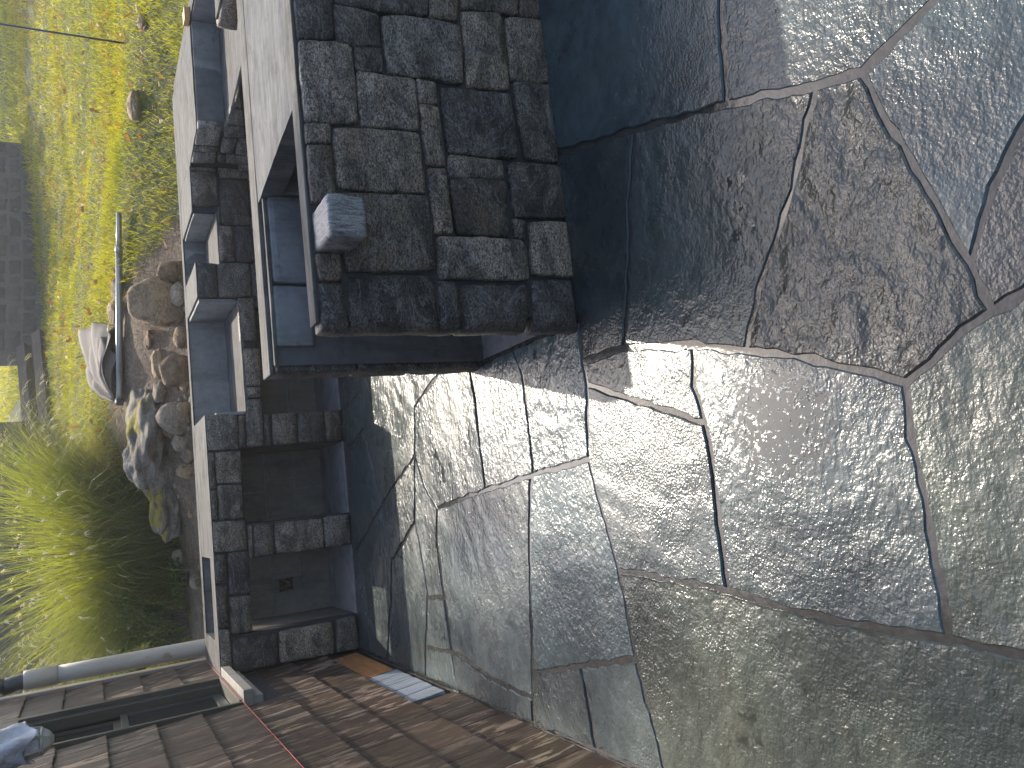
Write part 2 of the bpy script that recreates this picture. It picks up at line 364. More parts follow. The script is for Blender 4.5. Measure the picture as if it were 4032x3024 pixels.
BLUE, GREEN, BROWN, PURP, DKGR, GREY = (0.060, 0.082, 0.084), (0.070, 0.082, 0.068), (0.058, 0.058, 0.048), (0.070, 0.073, 0.070), (0.050, 0.062, 0.059), (0.059, 0.074, 0.074)
FL = [
 (BLUE, [(2060,-700),(2840,-700),(2843,0),(2864,411),(2505,513),(2218,594),(2080,640)]),
 (BLUE, [(2840,-700),(4450,-700),(3684,0),(3395,285),(3217,337),(2864,411),(2843,0)]),
 (BLUE, [(4450,-700),(3684,0),(3405,290),(3496,488),(3660,752),(3825,1035),(3913,735),(4032,500),(4700,-300)]),
 (PURP, [(3825,1035),(3913,735),(4032,500),(4700,-300),(5000,600),(4032,1153),(3907,1225)]),
 (BROWN, [(3217,345),(3395,290),(3496,488),(3660,752),(3825,1035),(3907,1225),(3789,1302),(3711,1380),(3570,1505),(3397,1458),(3170,1407),(2943,1380),(2958,1286),(3005,1098),(3107,800),(3137,688)]),
 (DKGR, [(2505,515),(2864,415),(3217,345),(3137,688),(3061,952),(3005,1098),(2958,1286),(2943,1380),(2700,1352),(2559,1362),(2461,1368),(2472,1239),(2484,957),(2488,758)]),
 (DKGR, [(2218,598),(2505,515),(2488,758),(2484,957),(2472,1239),(2461,1368),(2300,1425),(2290,1262),(2240,1200),(2080,645)]),
 (GREEN, [(3570,1507),(3711,1382),(3789,1304),(3907,1227),(4032,1155),(5000,602),(5200,2700),(4032,2578),(3740,2515),(3718,2351),(3679,2155),(3632,1900),(3585,1662)]),
 (GREY, [(2735,1366),(2943,1382),(3170,1409),(3397,1460),(3570,1507),(3585,1662),(3632,1900),(3679,2155),(3718,2351),(3740,2515),(3475,2476),(3162,2414),(2872,2325),(2849,2163),(2825,1965),(2795,1740),(2778,1662),(2735,1520)]),
 (GREY, [(2300,1430),(2461,1372),(2559,1364),(2735,1366),(2735,1520),(2778,1662),(2535,1584),(2316,1513)]),
 (GREY, [(2316,1515),(2535,1586),(2778,1664),(2795,1740),(2825,1965),(2849,2163),(2872,2325),(2566,2265),(2441,2245),(2399,2093),(2352,1929),(2323,1806)]),
 (GREEN, [(2441,2250),(2566,2268),(2872,2330),(3162,2416),(3475,2478),(3740,2518),(4032,2580),(5200,2720),(5200,4300),(3300,4300),(2760,3500),(2621,3022),(2566,2821),(2505,2567)]),
 (BLUE, [(2285,1262),(2299,1430),(2316,1513),(2323,1806),(2217,1835),(2105,1870),(2102,1811),(2082,1635),(2060,1470),(2020,1372)]),
 (GREY, [(2060,1470),(2082,1635),(2102,1811),(2105,1870),(1917,1929),(1888,1694),(1876,1570),(1850,1440),(1902,1432),(2020,1372)]),
 (GREY, [(1850,1440),(1876,1570),(1888,1694),(1917,1929),(1723,2000),(1672,1905),(1638,1790),(1638,1600),(1653,1576),(1729,1476),(1800,1380)]),
 (DKGR, [(1400,1300),(1415,1500),(1435,1688),(1476,1858),(1505,1992),(1570,1888),(1629,1811),(1638,1780),(1638,1600),(1653,1576),(1729,1476),(1800,1380),(1790,1100),(1500,1000)]),
 (GREY, [(1505,1992),(1570,1888),(1629,1811),(1638,1795),(1638,2052),(1553,2199),(1544,2199),(1523,2105)]),
 (GREY, [(1638,2052),(1664,2193),(1688,2332),(1679,2549),(1679,2720),(1529,2660),(1535,2461),(1544,2374),(1544,2199),(1553,2199)]),
 (GREY, [(1638,1795),(1672,1905),(1723,2000),(1723,2135),(1752,2350),(1690,2350),(1664,2193),(1638,2052)]),
 (GREY, [(1690,2353),(1752,2353),(1782,2565),(1681,2546)]),
 (GREY, [(1681,2548),(1782,2569),(1811,2720),(1815,2800),(1679,2740)]),
 (GREY, [(1723,2000),(1917,1929),(2095,1875),(2090,2041),(2093,2374),(2099,2579),(2100,2749),(1935,2667),(1850,2605),(1782,2565),(1752,2345),(1723,2135)]),
 (GREY, [(1784,2567),(1850,2608),(1935,2669),(2100,2751),(2105,2861),(2115,2990),(1815,2800)]),
 (BLUE, [(2097,1874),(2217,1837),(2323,1808),(2352,1929),(2399,2093),(2441,2250),(2508,2596),(2264,2624),(2105,2650),(2099,2579),(2093,2374),(2090,2041)]),
 (GREY, [(2105,2652),(2264,2626),(2290,2622),(2328,2814),(2370,3040),(2115,2990)]),
 (GREY, [(2290,2622),(2508,2598),(2575,2843),(2640,3100),(2760,3500),(2370,3040),(2328,2814)]),
 (GREY, [(1435,1688),(1476,1858),(1505,1992),(1406,2170),(1388,2160),(1376,1764)]),
 (GREY, [(1406,2172),(1505,1994),(1523,2105),(1544,2199),(1544,2374),(1535,2461),(1529,2660),(1420,2640),(1395,2180)]),
 (GREY, [(1441,1518),(1435,1688),(1376,1764),(1352,1700),(1350,1610),(1365,1606)]),
 (DKGR, [(1400,1300),(1415,1500),(1441,1518),(1365,1606),(1340,1606),(1320,1300)]),
]
def clip_x(poly, xmin):
    out = []
    for i in range(len(poly)):
        a, b = poly[i - 1], poly[i]
        ia, ib = a[0] >= xmin, b[0] >= xmin
        if ia != ib:
            t = (xmin - a[0]) / (b[0] - a[0]); out.append((xmin, a[1] + t * (b[1] - a[1])))
        if ib: out.append(b)
    return out
def area2(p): return sum(p[i - 1][0] * p[i][1] - p[i][0] * p[i - 1][1] for i in range(len(p)))
def inset(poly, r):
    n = len(poly); out = []
    for i in range(n):
        p, a, b = Vector(poly[i]), Vector(poly[i - 1]), Vector(poly[(i + 1) % n])
        e1 = (p - a); e2 = (b - p)
        if e1.length < 1e-6 or e2.length < 1e-6: continue
        e1.normalize(); e2.normalize()
        n1 = Vector((-e1.y, e1.x)); n2 = Vector((-e2.y, e2.x)); m = n1 + n2
        if m.length < 0.2: m = n1
        m.normalize(); k = min(1.8, 1.0 / max(0.45, m.dot(n1)))
        out.append(tuple(p + m * (r * k)))
    return out
def densify(poly, step, jit, seed):
    out = []
    n = len(poly)
    for i in range(n):
        a, b = Vector(poly[i]), Vector(poly[(i + 1) % n]); L = (b - a).length; k = max(1, int(L / step))
        nr = Vector((-(b - a).y, (b - a).x)); nr = nr / max(1e-6, nr.length)
        for j in range(k):
            q = a + (b - a) * (j / k)
            if j: q += nr * (jit * noise.noise(Vector((q.x * 14, q.y * 14, seed))) + jit * 0.7 * noise.noise(Vector((q.x * 55, q.y * 55, seed))))
            out.append((q.x, q.y))
    return out
def flagstone(poly, color, seed, relief=1.0):
    poly = clip_x([tuple(p) for p in poly], -0.944)
    if len(poly) < 3: return
    if area2(poly) < 0: poly = poly[::-1]
    base = inset(poly, 0.0078); base = densify(base, 0.028, 0.010, seed)
    r = random.Random(seed); tx, ty, h0 = r.uniform(-.004, .004), r.uniform(-.004, .004), r.uniform(0.004, 0.009)
    cx = sum(p[0] for p in base) / len(base); cy = sum(p[1] for p in base) / len(base)
    top = inset(base, 0.004); n = len(base)
    if len(top) != n: top = base
    V = [(x, y, -0.02) for x, y in base]
    V += [(x, y, h0 - 0.004 + tx * (x - cx) + ty * (y - cy)) for x, y in base]
    V += [(x, y, h0 + tx * (x - cx) + ty * (y - cy)) for x, y in top]
    Fc = [(i, (i + 1) % n, n + (i + 1) % n, n + i) for i in range(n)] + [(n + i, n + (i + 1) % n, 2 * n + (i + 1) % n, 2 * n + i) for i in range(n)]
    Fc.append(tuple(range(2 * n, 3 * n)))
    k = r.uniform(0.78, 1.28)
    o = obj('flagstone', V, Fc, M_FLAG, patio, tuple(c * k for c in color)); o.color[3] = relief
    return o
for i, (c, pts) in enumerate(FL):
    flagstone([(G(*p).x, G(*p).y) for p in pts], c, i + 1, {4: 1.9, 5: 1.1, 6: 0.95, 7: 1.15, 3: 0.9, 0: 0.85, 12: 1.2}.get(i, 1.0))
# flagstones beyond the frame: behind the photographer and to the right of the peninsula's front
for i, pl in enumerate([[(-0.94,-2.4),(0.2,-2.4),(0.1,0.15),(-0.94,0.4)], [(0.2,-2.4),(1.6,-2.4),(1.5,-0.2),(0.75,0.35),(0.1,0.15)],
                        [(1.6,-2.4),(3.4,-2.4),(3.5,0.4),(2.0,1.0),(1.5,-0.2)], [(2.0,1.0),(3.5,0.4),(3.9,2.15),(2.4,2.15)],
                        [(1.1,3.35),(2.3,3.35),(2.3,4.4),(1.0,4.3)], [(1.0,4.3),(2.3,4.4),(2.3,5.15),(1.1,5.15)]]):
    flagstone(pl, (GREY, BLUE, DKGR)[i % 3], 60 + i)

# ---- the bank and lawn rising behind the counter
def make_terrain():
    xs = np.concatenate([np.linspace(-14, -3, 16), np.linspace(-2.6, 6, 90), np.linspace(6.5, 34, 36)])
    ys = np.concatenate([np.linspace(-3, 2.6, 10), np.linspace(3, 11, 84), np.linspace(11.6, 60, 46)])
    V, Fc, idx = [], [], {}
    for j, y in enumerate(ys):
        for i, x in enumerate(xs):
            if terr_d(x, y) < -0.12: continue
            idx[i, j] = len(V); V.append((x, y, terr(x, y)))
    for j in range(len(ys) - 1):
        for i in range(len(xs) - 1):
            q = [(i, j), (i + 1, j), (i + 1, j + 1), (i, j + 1)]
            if not all(k in idx for k in q): continue
            if min(terr_d(xs[k[0]], ys[k[1]]) for k in q) < 0.0:
                if max(terr_d(xs[k[0]], ys[k[1]]) for k in q) <= 0.02: continue
            Fc.append(tuple(idx[k] for k in q))
    n = NT('bank_soil_and_turf'); p = n.pos(); sx = n.n('SeparateXYZ'); n.l(p, sx.inputs[0])
    a = n.noise(p, 6, 6, 0.65); b = n.noise(p, 40, 5, 0.7)
    soil = n.mix(n.ramp(b, [(0.3, 0.0), (0.7, 1.0)]), (0.070, 0.045, 0.025), (0.27, 0.19, 0.115))
    soil = n.mix(1.0, soil, n.ramp(a, [(0.3, 0.6), (0.7, 1.3)]), 'MULTIPLY')
    turf = n.mix(n.ramp(b, [(0.3, 0.0), (0.7, 1.0)]), (0.035, 0.050, 0.008), (0.12, 0.13, 0.025))
    k = n.ramp(n.math('ADD', n.math('ADD', sx.outputs[1], n.math('MULTIPLY', n.math('SUBTRACT', sx.outputs[0], 2.3), 1.8, )), n.math('MULTIPLY', a, 0.8)), [(0.0, 0.0), (1.0, 1.0)])
    # turf where the lawn is: past the top of the bank, and right up to the counter on the right-hand side
    rim = n.math('ADD', n.math('SUBTRACT', sx.outputs[1], 7.75), n.math('MULTIPLY', n.math('MAXIMUM', n.math('SUBTRACT', sx.outputs[0], 1.6), 0.0), 1.9))
    k = n.ramp(n.math('ADD', rim, n.math('MULTIPLY', n.math('SUBTRACT', a, 0.5), 1.2)), [(0.0, 0.0), (0.25, 1.0)])
    col = n.mix(k, soil, turf)
    n.set(col, 0.9, n.bump(b, 0.9, 0.03, n.bump(a, 0.8, 0.08)))
    o = obj('bank_and_lawn_ground', V, Fc, n.m, smooth=True)
    tag(o, 'soil bank and sloping turf rising behind the counter', kind='structure')
    # soil face below the terrain edge, so that the bank is closed against the counter
make_terrain()

# ================================================================== STONE BUILDER
def chaikin(poly, it=2, k=0.16):
    for _ in range(it):
        out = []
        n = len(poly)
        for i in range(n):
            a, b = Vector(poly[i]), Vector(poly[(i + 1) % n])
            out += [tuple(a + (b - a) * k), tuple(b - (b - a) * k)]
        poly = out; k = 0.25
    return poly
def stone(poly, o, ux, uy, nn, mat, parent, depth=0.045, bulge=0.010, seed=0, color=(1, 1, 1), name='stone', rough=0.005, rnd_edge=0.008, jit=0.005, step=0.03, grow=0.004):
    """poly in the (ux,uy) plane through o; nn points out of the wall; the stone stands `bulge` proud of that plane and reaches `depth` behind it"""
    if area2(poly) < 0: poly = poly[::-1]
    poly = inset(poly, -grow)
    poly = chaikin(poly, 2, 0.055)
    cx = sum(p[0] for p in poly) / len(poly); cy = sum(p[1] for p in poly) / len(poly)
    poly = densify(poly, step, jit, seed * 3.7)
    n = len(poly)
    size = min(max(p[0] for p in poly) - min(p[0] for p in poly), max(p[1] for p in poly) - min(p[1] for p in poly))
    re = min(rnd_edge, size * 0.22)
    s1 = 1 - 0.35 * re / (size * 0.5); s2 = 1 - re / (size * 0.5)
    rings = [(1.0, -depth), (1.0, -re), (s1, -re * 0.35), (s2, 0.0), (s2 * 0.80, bulge * 0.55), (s2 * 0.55, bulge * 0.9), (s2 * 0.28, bulge)]
    V, Fc = [], []
    for ri, (s, h) in enumerate(rings):
        for (x, y) in poly:
            qx, qy = cx + (x - cx) * s, cy + (y - cy) * s
            hh = h
            if ri >= 1:
                q = Vector((qx * 9, qy * 9, seed * 5.1)); hh += rough * (noise.noise(q) * 1.4 + noise.noise(q * 3.1) * 0.9 + noise.noise(q * 7) * 0.4) * (0.5 if ri < 3 else 1.0)
            V.append(o + ux * qx + uy * qy + nn * hh)
    for ri in range(len(rings) - 1):
        for i in range(n):
            j = (i + 1) % n
            Fc.append((ri * n + i, ri * n + j, (ri + 1) * n + j, (ri + 1) * n + i))
    V.append(o + ux * cx + uy * cy + nn * (bulge + rough * noise.noise(Vector((cx * 9, cy * 9, seed * 5.1)))))
    c = len(V) - 1; m = (len(rings) - 1) * n
    for i in range(n): Fc.append((m + i, m + (i + 1) % n, c))
    Fc.append(tuple(range(n - 1, -1, -1)))
    ob = obj(name, V, Fc, mat, parent, color, smooth=True)
    return ob
X3, Y3, Z3 = Vector((1, 0, 0)), Vector((0, 1, 0)), Vector((0, 0, 1))
def stone_col(r):
    k = r.choice([.34, .45, .60, .75, .9, 1.0, 1.15]) * r.uniform(.9, 1.1); wv = r.uniform(-0.03, 0.13)
    return (k * (1 + wv), k, k * (1 - wv))

# ================================================================== PENINSULA
YF = 2.200          # the granite face turned to the camera
pen = empty('stone_peninsula', (1.6, 2.6, 0))
tag(pen, 'near granite veneered peninsula shell with open trough and grey cap slab', 'counter')
box('front_wall_core', 0.555, 4.2, YF + 0.022, 2.285, -0.02, 0.912, M_DARKM, pen, 0.003)
box('front_wall_cap', 0.535, 4.2, YF + 0.018, 2.290, 0.9125, 0.921, M_TOPC, pen, 0.003, 0.005, cuts=3)
box('back_wall_core', 0.548, 4.2, 2.966, 3.095, -0.02, 0.885, M_PARGE_P, pen, 0.004)
box('back_wall_cap', 0.520, 4.2, 3.00, 3.125, 0.8855, 0.903, M_TOPC, pen, 0.005, 0.004, cuts=3)
box('back_veneer_backing', 0.60, 4.2, 3.0955, 3.12, 0.0, 0.884, M_DARKM, pen, 0.003)
slab = empty  # (the cap slab is built below with its own sloping top)
def cap_slab():
    x0, x1, ya, yb = 1.250, 4.2, 2.294, 2.998
    za, zb, t = 0.916, 0.900, 0.082
    bm = bmesh.new(); nx, ny = 60, 14; gv = []
    for j in range(ny + 1):
        row = []
        for i in range(nx + 1):
            x = x0 + (x1 - x0) * i / nx; y = ya + (yb - ya) * j / ny
            xx = x - 0.045 * (1 - i / nx) * (j / ny)
            if i == 0: xx += 0.006 * noise.noise(Vector((0, y * 30, 2)))
            z = za + (zb - za) * j / ny + 0.002 * noise.noise(Vector((x * 3, y * 9, 1)))
            row.append(bm.verts.new((xx, y, z)))
        gv.append(row)
    for j in range(ny):
        for i in range(nx): bm.faces.new((gv[j][i], gv[j][i + 1], gv[j + 1][i + 1], gv[j + 1][i]))
    low = []
    for j in range(ny + 1):
        v = gv[j][0].co; low.append(bm.verts.new((v.x + 0.004, v.y, v.z - t + 0.006 * noise.noise(Vector((v.y * 22, 3, 3))))))
    for j in range(ny): bm.faces.new((gv[j][0], gv[j + 1][0], low[j + 1], low[j]))
    b1 = bm.verts.new((x1, ya, za - t)); b2 = bm.verts.new((x1, yb, zb - t))
    bm.faces.new(low + [b2, b1])
    bm.faces.new([gv[0][i] for i in range(nx, -1, -1)] + [low[0], b1]); bm.faces.new([gv[ny][i] for i in range(nx + 1)] + [b2, low[ny]])
    bm.normal_update()
    return bm_obj('cap_slab', bm, M_SLAB, pen)
M_SLAB = mat_concrete('cap_slab_concrete', (0.28, 3.0, 1), (0.060, 0.063, 0.066), (0.110, 0.114, 0.118), 0.50, wets=())
cap_slab()
# blocks on the inside of the back wall
for i, (xa, xb, za, zb, yy) in enumerate([(0.865, 1.215, 0.735, 0.878, 2.930), (0.62, 0.858, 0.735, 0.880, 2.944), (1.225, 1.60, 0.735, 0.82, 2.936),
                                          (0.71, 1.09, 0.525, 0.725, 2.950), (1.10, 1.48, 0.525, 0.725, 2.950)]):
    box('concrete_block', xa, xb, yy, 2.9655, za, zb, M_BLOCK, pen, 0.012 if i else 0.022, 0.004, cuts=2)
box('mortar_lump', 1.36, 1.42, 2.90, 2.962, 0.745, 0.815, M_BLOCK, pen, 0.018, 0.016, cuts=1)
box('block_ledge', 0.548, 1.60, 2.945, 2.9665, 0.878, 0.892, M_TOPC, pen, 0.004, 0.005, cuts=3)
pad = box('concrete_pad', 0.555, 4.0, 2.288, 2.9655, -0.02, 0.003, M_BLOCK, pen, 0.002)

def za(x, y): return (1100 + x * .5877, y * .5877)
def zb_(x, y): return (1100 + x * .5877, 600 + y * .5877)
PEN_ST = [(za, s) for s in [
 [(65,-140),(352,-140),(360,250),(80,235)], [(368,22),(665,95),(680,305),(385,285)], [(510,312),(690,320),(692,470),(520,462)],
 [(380,-200),(1000,-200),(998,90),(860,88),(690,72),(380,10)], [(1012,-120),(1195,-120),(1190,130),(1020,100)],
 [(1212,-160),(1602,-160),(1602,95),(1480,70),(1225,45)], [(1615,-130),(1735,-130),(1750,112),(1618,95)],
 [(690,105),(850,100),(1215,165),(1235,550),(735,480)], [(1225,72),(1470,80),(1490,110),(1550,590),(1270,575)],
 [(1520,125),(1560,110),(1760,130),(1815,548),(1560,525)], [(95,252),(450,280),(485,320),(530,815),(160,798)],
 [(525,472),(910,525),(940,868),(555,830)], [(930,525),(1045,550),(1060,682),(945,676)], [(945,692),(1065,712),(1115,1102),(1000,1086)],
 [(1085,580),(1550,625),(1605,1050),(1140,1020)], [(1575,540),(1820,562),(1886,1080),(1650,1050)], [(165,820),(340,830),(340,942),(180,940)],
 [(180,966),(345,970),(378,1288),(365,1335),(210,1345)], [(365,850),(940,885),(985,1288),(395,1250)], [(1145,1035),(1500,1075),(1508,1190),(1150,1180)],
 [(1150,1196),(1490,1196),(1520,1230),(1540,1582),(1200,1560)], [(1005,1125),(1115,1125),(1165,1550),(1050,1550)],
 [(1540,1110),(1580,1086),(1885,1106),(1940,1455),(1590,1445)], [(1580,1466),(1650,1480),(1650,1592),(1590,1580)],
 [(1680,1490),(1943,1484),(1988,1848),(1706,1828)]]] + [(zb_, s) for s in [
 [(320,268),(1005,285),(1052,785),(462,790),(435,622),(270,612)], [(1065,560),(1630,585),(1660,640),(1680,845),(1085,840)],
 [(250,680),(405,680),(415,842),(280,848)]]]
# corner stones that wrap the wall's end
PEN_CO = [[(280,866),(430,866),(440,1012),(470,1075),(430,1155),(295,1168)], [(460,815),(1030,810),(1060,850),(1085,1060),(1010,1150),(440,1162),(478,1080)],
          [(1085,855),(1180,860),(1212,900),(1220,1150),(1095,1150)], [(1218,880),(1672,865),(1702,1050),(1655,1120),(1500,1160),(1232,1155)],
          [(1702,840),(1988,836),(2022,1065),(1985,1125),(1722,1128)]]
r_ = random.Random(3)
ORG = Vector((0, YF, 0))
for i, (fn, s) in enumerate(PEN_ST):
    pl = [(PY(*fn(*p), YF).x, min(0.905, max(0.004, PY(*fn(*p), YF).z))) for p in s]
    c = stone_col(r_)
    if i in (10, 26): c = (1.15, 1.13, 1.12)
    if i in (1, 2, 15, 22): c = (0.45, 0.45, 0.43)
    stone(pl, ORG, X3, Z3, -Y3, M_GRAN, pen, 0.05, 0.006, i + 1, c)
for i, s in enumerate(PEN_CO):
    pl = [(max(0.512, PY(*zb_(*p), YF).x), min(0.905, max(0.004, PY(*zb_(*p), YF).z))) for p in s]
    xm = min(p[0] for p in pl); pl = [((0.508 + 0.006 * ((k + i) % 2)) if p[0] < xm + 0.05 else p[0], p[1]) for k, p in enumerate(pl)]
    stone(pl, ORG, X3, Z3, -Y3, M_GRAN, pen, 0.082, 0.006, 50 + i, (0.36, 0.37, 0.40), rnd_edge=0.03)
# top edge pieces right of the frame
for i in range(10):
    xa = 2.02 + 0.2 * i
    for k in range(4): stone([(xa + .01, .01 + .23 * k), (xa + .19, .01 + .23 * k), (xa + .19, .215 + .23 * k), (xa + .01, .215 + .23 * k)], ORG, X3, Z3, -Y3, M_GRAN, pen, 0.05, 0.010, 300 + i * 4 + k, stone_col(r_), step=0.06)
# end of the back wall: three dressed stones seen edge-on
for i, (z0, z1) in enumerate([(0.005, 0.30), (0.31, 0.56), (0.57, 0.882)]):
    stone([(-3.115, z0), (-2.975, z0), (-2.975, z1), (-3.115, z1)], Vector((0.520, 0, 0)), -Y3, Z3, -X3, M_GRAN, pen, 0.03, 0.005, 80 + i, (0.45, 0.46, 0.5))
for i in range(8):
    for k in range(3):
        a = 0.58 + i * 0.2 + 0.04 * (k % 2); stone([(-a - .19, .005 + .295 * k), (-a, .005 + .295 * k), (-a, .285 + .295 * k), (-a - .19, .285 + .295 * k)], Vector((0, 3.125, 0)), -X3, Z3, Y3, M_GRAN, pen, 0.03, 0.008, 400 + i * 3 + k, stone_col(r_), step=0.06)
# the corbel that juts from the front face
def corbel():
    bm = bmesh.new(); bmesh.ops.create_cube(bm, size=1)
    x0, x1, y0, y1, z0, z1 = 0.750, 0.876, 2.046, 2.235, 0.792, 0.906
    for v in bm.verts: v.co = Vector((x0 + (v.co.x + .5) * (x1 - x0), y0 + (v.co.y + .5) * (y1 - y0), z0 + (v.co.z + .5) * (z1 - z0)))
    for v in bm.verts:
        if v.co.y < 2.1 and v.co.x > 0.85: v.co.y += 0.012
        if v.co.z < 0.82 and v.co.y < 2.1: v.co.y += 0.01
    bmesh.ops.bevel(bm, geom=bm.edges[:], offset=0.014, segments=3, affect='EDGES', profile=0.6)
    bmesh.ops.subdivide_edges(bm, edges=[e for e in bm.edges if e.calc_length() > .05], cuts=4, use_grid_fill=True)
    for v in bm.verts: v.co += noise.noise_vector(v.co * 22) * 0.004 + noise.noise_vector(v.co * 60) * 0.002
    n = NT('banded_granite'); p = n.pos(); g = n.mapping(p, (7, 1, 1.0), (0, 0.12, 0)); a = n.noise(g, 22, 6, 0.72); b = n.noise(p, 180, 3, 0.7)
    c = n.mix(n.ramp(a, [(0.35, 0.0), (0.62, 1.0)]), (0.035, 0.037, 0.045), (0.30, 0.29, 0.28)); c = n.mix(n.math('MULTIPLY', n.ramp(b, [(0.5, 0.0), (0.62, 1.0)]), 0.5), c, (0.42, 0.41, 0.40))
    n.set(c, 0.6, n.bump(a, 0.6, 0.005, n.bump(b, 0.4, 0.003)))
    o = bm_obj('corbel_stone', bm, n.m, pen, smooth=True); o['label'] = 'banded grey stone block jutting out near the top'
corbel()

# ================================================================== BACK RUN AND RIGHT RUN
YB, ZT = 5.177, 0.871
run = empty('stone_counter', (0.8, 5.5, 0))
tag(run, 'long L-shaped granite veneered counter along the bank with appliance openings', 'counter')
yc = YB + 0.022     # face of the core behind the stones
W = 0.10
def cb(name, x0, x1, y0, y1, z0, z1, m=M_SHADEC, bev=0.003, rough=0.0, cuts=0): return box(name, x0, x1, y0, y1, z0, z1, m, run, bev, rough, None, cuts)
# front wall pieces (dark mortar shows in the joints)
for x0, x1, z0, z1 in [(-0.94, -0.718, 0, .862), (-0.262, -0.058, 0, .862), (0.430, 0.636, 0, .862), (1.36, 1.422, 0, .595), (1.422, 1.65, 0, .862), (1.652, 1.998, 0, .695), (2.0, 2.33, 0, .862)]:
    cb('pier_core', x0, x1, yc, yc + W, z0 - 0.02, z1, M_DARKM)
for x0, x1, z0, z1 in [(-0.716, -0.264, .668, .8615), (-0.056, 0.428, .668, .8615), (0.638, 1.358, .528, .595)]:
    cb('lintel_core', x0, x1, yc + 0.001, yc + W - 0.001, z0, z1, M_DARKM)
# partitions, back wall with the small notch in it
for x0, x1 in [(-0.945, -0.716), (-0.264, -0.056), (0.428, 0.638), (1.36, 1.48)]:
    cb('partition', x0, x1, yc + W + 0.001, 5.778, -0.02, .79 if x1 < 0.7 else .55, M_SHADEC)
hx0, hx1 = -0.60, -0.515
h0 = PY(1102, 2330, 5.78); h1 = PY(1152, 2272, 5.78); hx0, hx1, hz0, hz1 = h0.x, h1.x, h1.z, h0.z
cb('back_wall', -0.945, hx0, 5.78, 5.86, -0.02, .862, M_PARGE); cb('back_wall', hx1, 3.10, 5.7802, 5.8598, -0.02, .8622, M_PARGE)
cb('back_wall', hx0, hx1, 5.7801, 5.8599, -0.02, hz0, M_SHADEC, 0.001); cb('back_wall', hx0, hx1, 5.7801, 5.8599, hz1, .862, M_SHADEC, 0.001)
cb('back_wall_cap', -0.944, 3.14, 5.772, 5.872, .8625, ZT + .001, M_TOPC, 0.004, 0.003, 3)
# block courses inside the openings
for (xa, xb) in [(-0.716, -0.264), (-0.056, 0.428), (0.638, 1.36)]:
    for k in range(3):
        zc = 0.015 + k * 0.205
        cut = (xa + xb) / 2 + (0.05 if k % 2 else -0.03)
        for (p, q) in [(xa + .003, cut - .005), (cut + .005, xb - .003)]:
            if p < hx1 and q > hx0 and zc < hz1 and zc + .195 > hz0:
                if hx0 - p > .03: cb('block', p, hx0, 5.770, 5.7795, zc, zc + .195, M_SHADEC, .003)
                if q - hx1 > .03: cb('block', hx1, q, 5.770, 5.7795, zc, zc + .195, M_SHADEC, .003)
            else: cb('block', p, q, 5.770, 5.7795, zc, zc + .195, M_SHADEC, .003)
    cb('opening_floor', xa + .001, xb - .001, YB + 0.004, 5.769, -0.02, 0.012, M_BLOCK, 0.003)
# tops
top0 = 0.80
hX0, hX1, hY0, hY1 = -0.745, -0.240, 5.350, 5.765
cb('counter_top', -0.944, 0.655, yc + W + .001, hY0, top0, ZT - .0004, M_TOPC, 0.002, 0.001, 3)
for xa, xb in ((-0.944, 0.655), (1.42, 1.65), (2.0, 2.335)): cb('cap_strip', xa, xb, YB + .004, yc + W + .0005, .8625, ZT, M_TOPC, .003, .002, 3)
cb('counter_top', -0.944, hX0, hY0 + .0005, 5.7715, top0 + .001, ZT - .0005, M_TOPC, 0.002)
cb('counter_top', hX1, 0.6545, hY0 + .0005, 5.7715, top0 + .001, ZT - .0005, M_TOPC, 0.003, 0.002, 3)
cb('counter_top', 1.42, 1.65, yc + W + .001, 5.7715, top0 - .04, ZT, M_TOPC, 0.005, 0.0025, 3)
cb('counter_top', 2.0, 2.33, yc + W + .001, 5.7715, top0 - .02, ZT, M_TOPC, 0.005, 0.0025, 3)
cb('ledge', 0.640, 1.4195, YB + 0.003, 5.7795, .600, .622, M_TOPC, 0.005, 0.004, 3)
cb('ledge', 1.6505, 1.9995, YB + 0.003, 5.7795, .700, .725, M_TOPC, 0.005, 0.004, 3)
cb('side_panel', 1.395, 1.4205, YB + 0.045, 5.775, .624, .858, M_PARGE, 0.004, 0.003, 2)
cb('side_panel', 1.985, 2.0005, YB + 0.045, 5.775, .727, .858, M_PARGE, 0.004, 0.003, 2)
cb('side_panel', 0.648, 0.668, YB + 0.02, 5.775, .624, .80, M_PARGE, 0.003)
cb('post_core', 1.4212, 1.6495, yc + W + .001, 5.77, .60, .758, M_PARGE, 0.003); cb('post_core', 2.001, 2.33, yc + W + .001, 5.77, .60, .778, M_PARGE, 0.003)
# right run: its stone face is turned slightly towards the camera
RA, RB = Vector((2.285, 5.177, 0)), Vector((2.43, 4.2, 0)); RU = (RB - RA).normalized(); RN = Vector((RU.y, -RU.x, 0))
if RN.x > 0: RN = -RN
def rx(y): return RA.x + (RA.y - y) * 0.1484
def rbox(name, y0, y1, off, x1, z0, z1, m, bev=0.003, rough=0.0):
    bm = bmesh.new(); bmesh.ops.create_cube(bm, size=1)
    for v in bm.verts:
        y = y0 if v.co.y < 0 else y1
        v.co = Vector(((rx(y) + off) if v.co.x < 0 else x1, y, z0 if v.co.z < 0 else z1))
    if bev: bmesh.ops.bevel(bm, geom=bm.edges[:], offset=bev, segments=2, affect='EDGES')
    if rough:
        for _ in range(3): bmesh.ops.subdivide_edges(bm, edges=[e for e in bm.edges if e.calc_length() > 0.09], cuts=1, use_grid_fill=True)
        for v in bm.verts: v.co += noise.noise_vector(v.co * 17) * rough
    return bm_obj(name, bm, m, run)
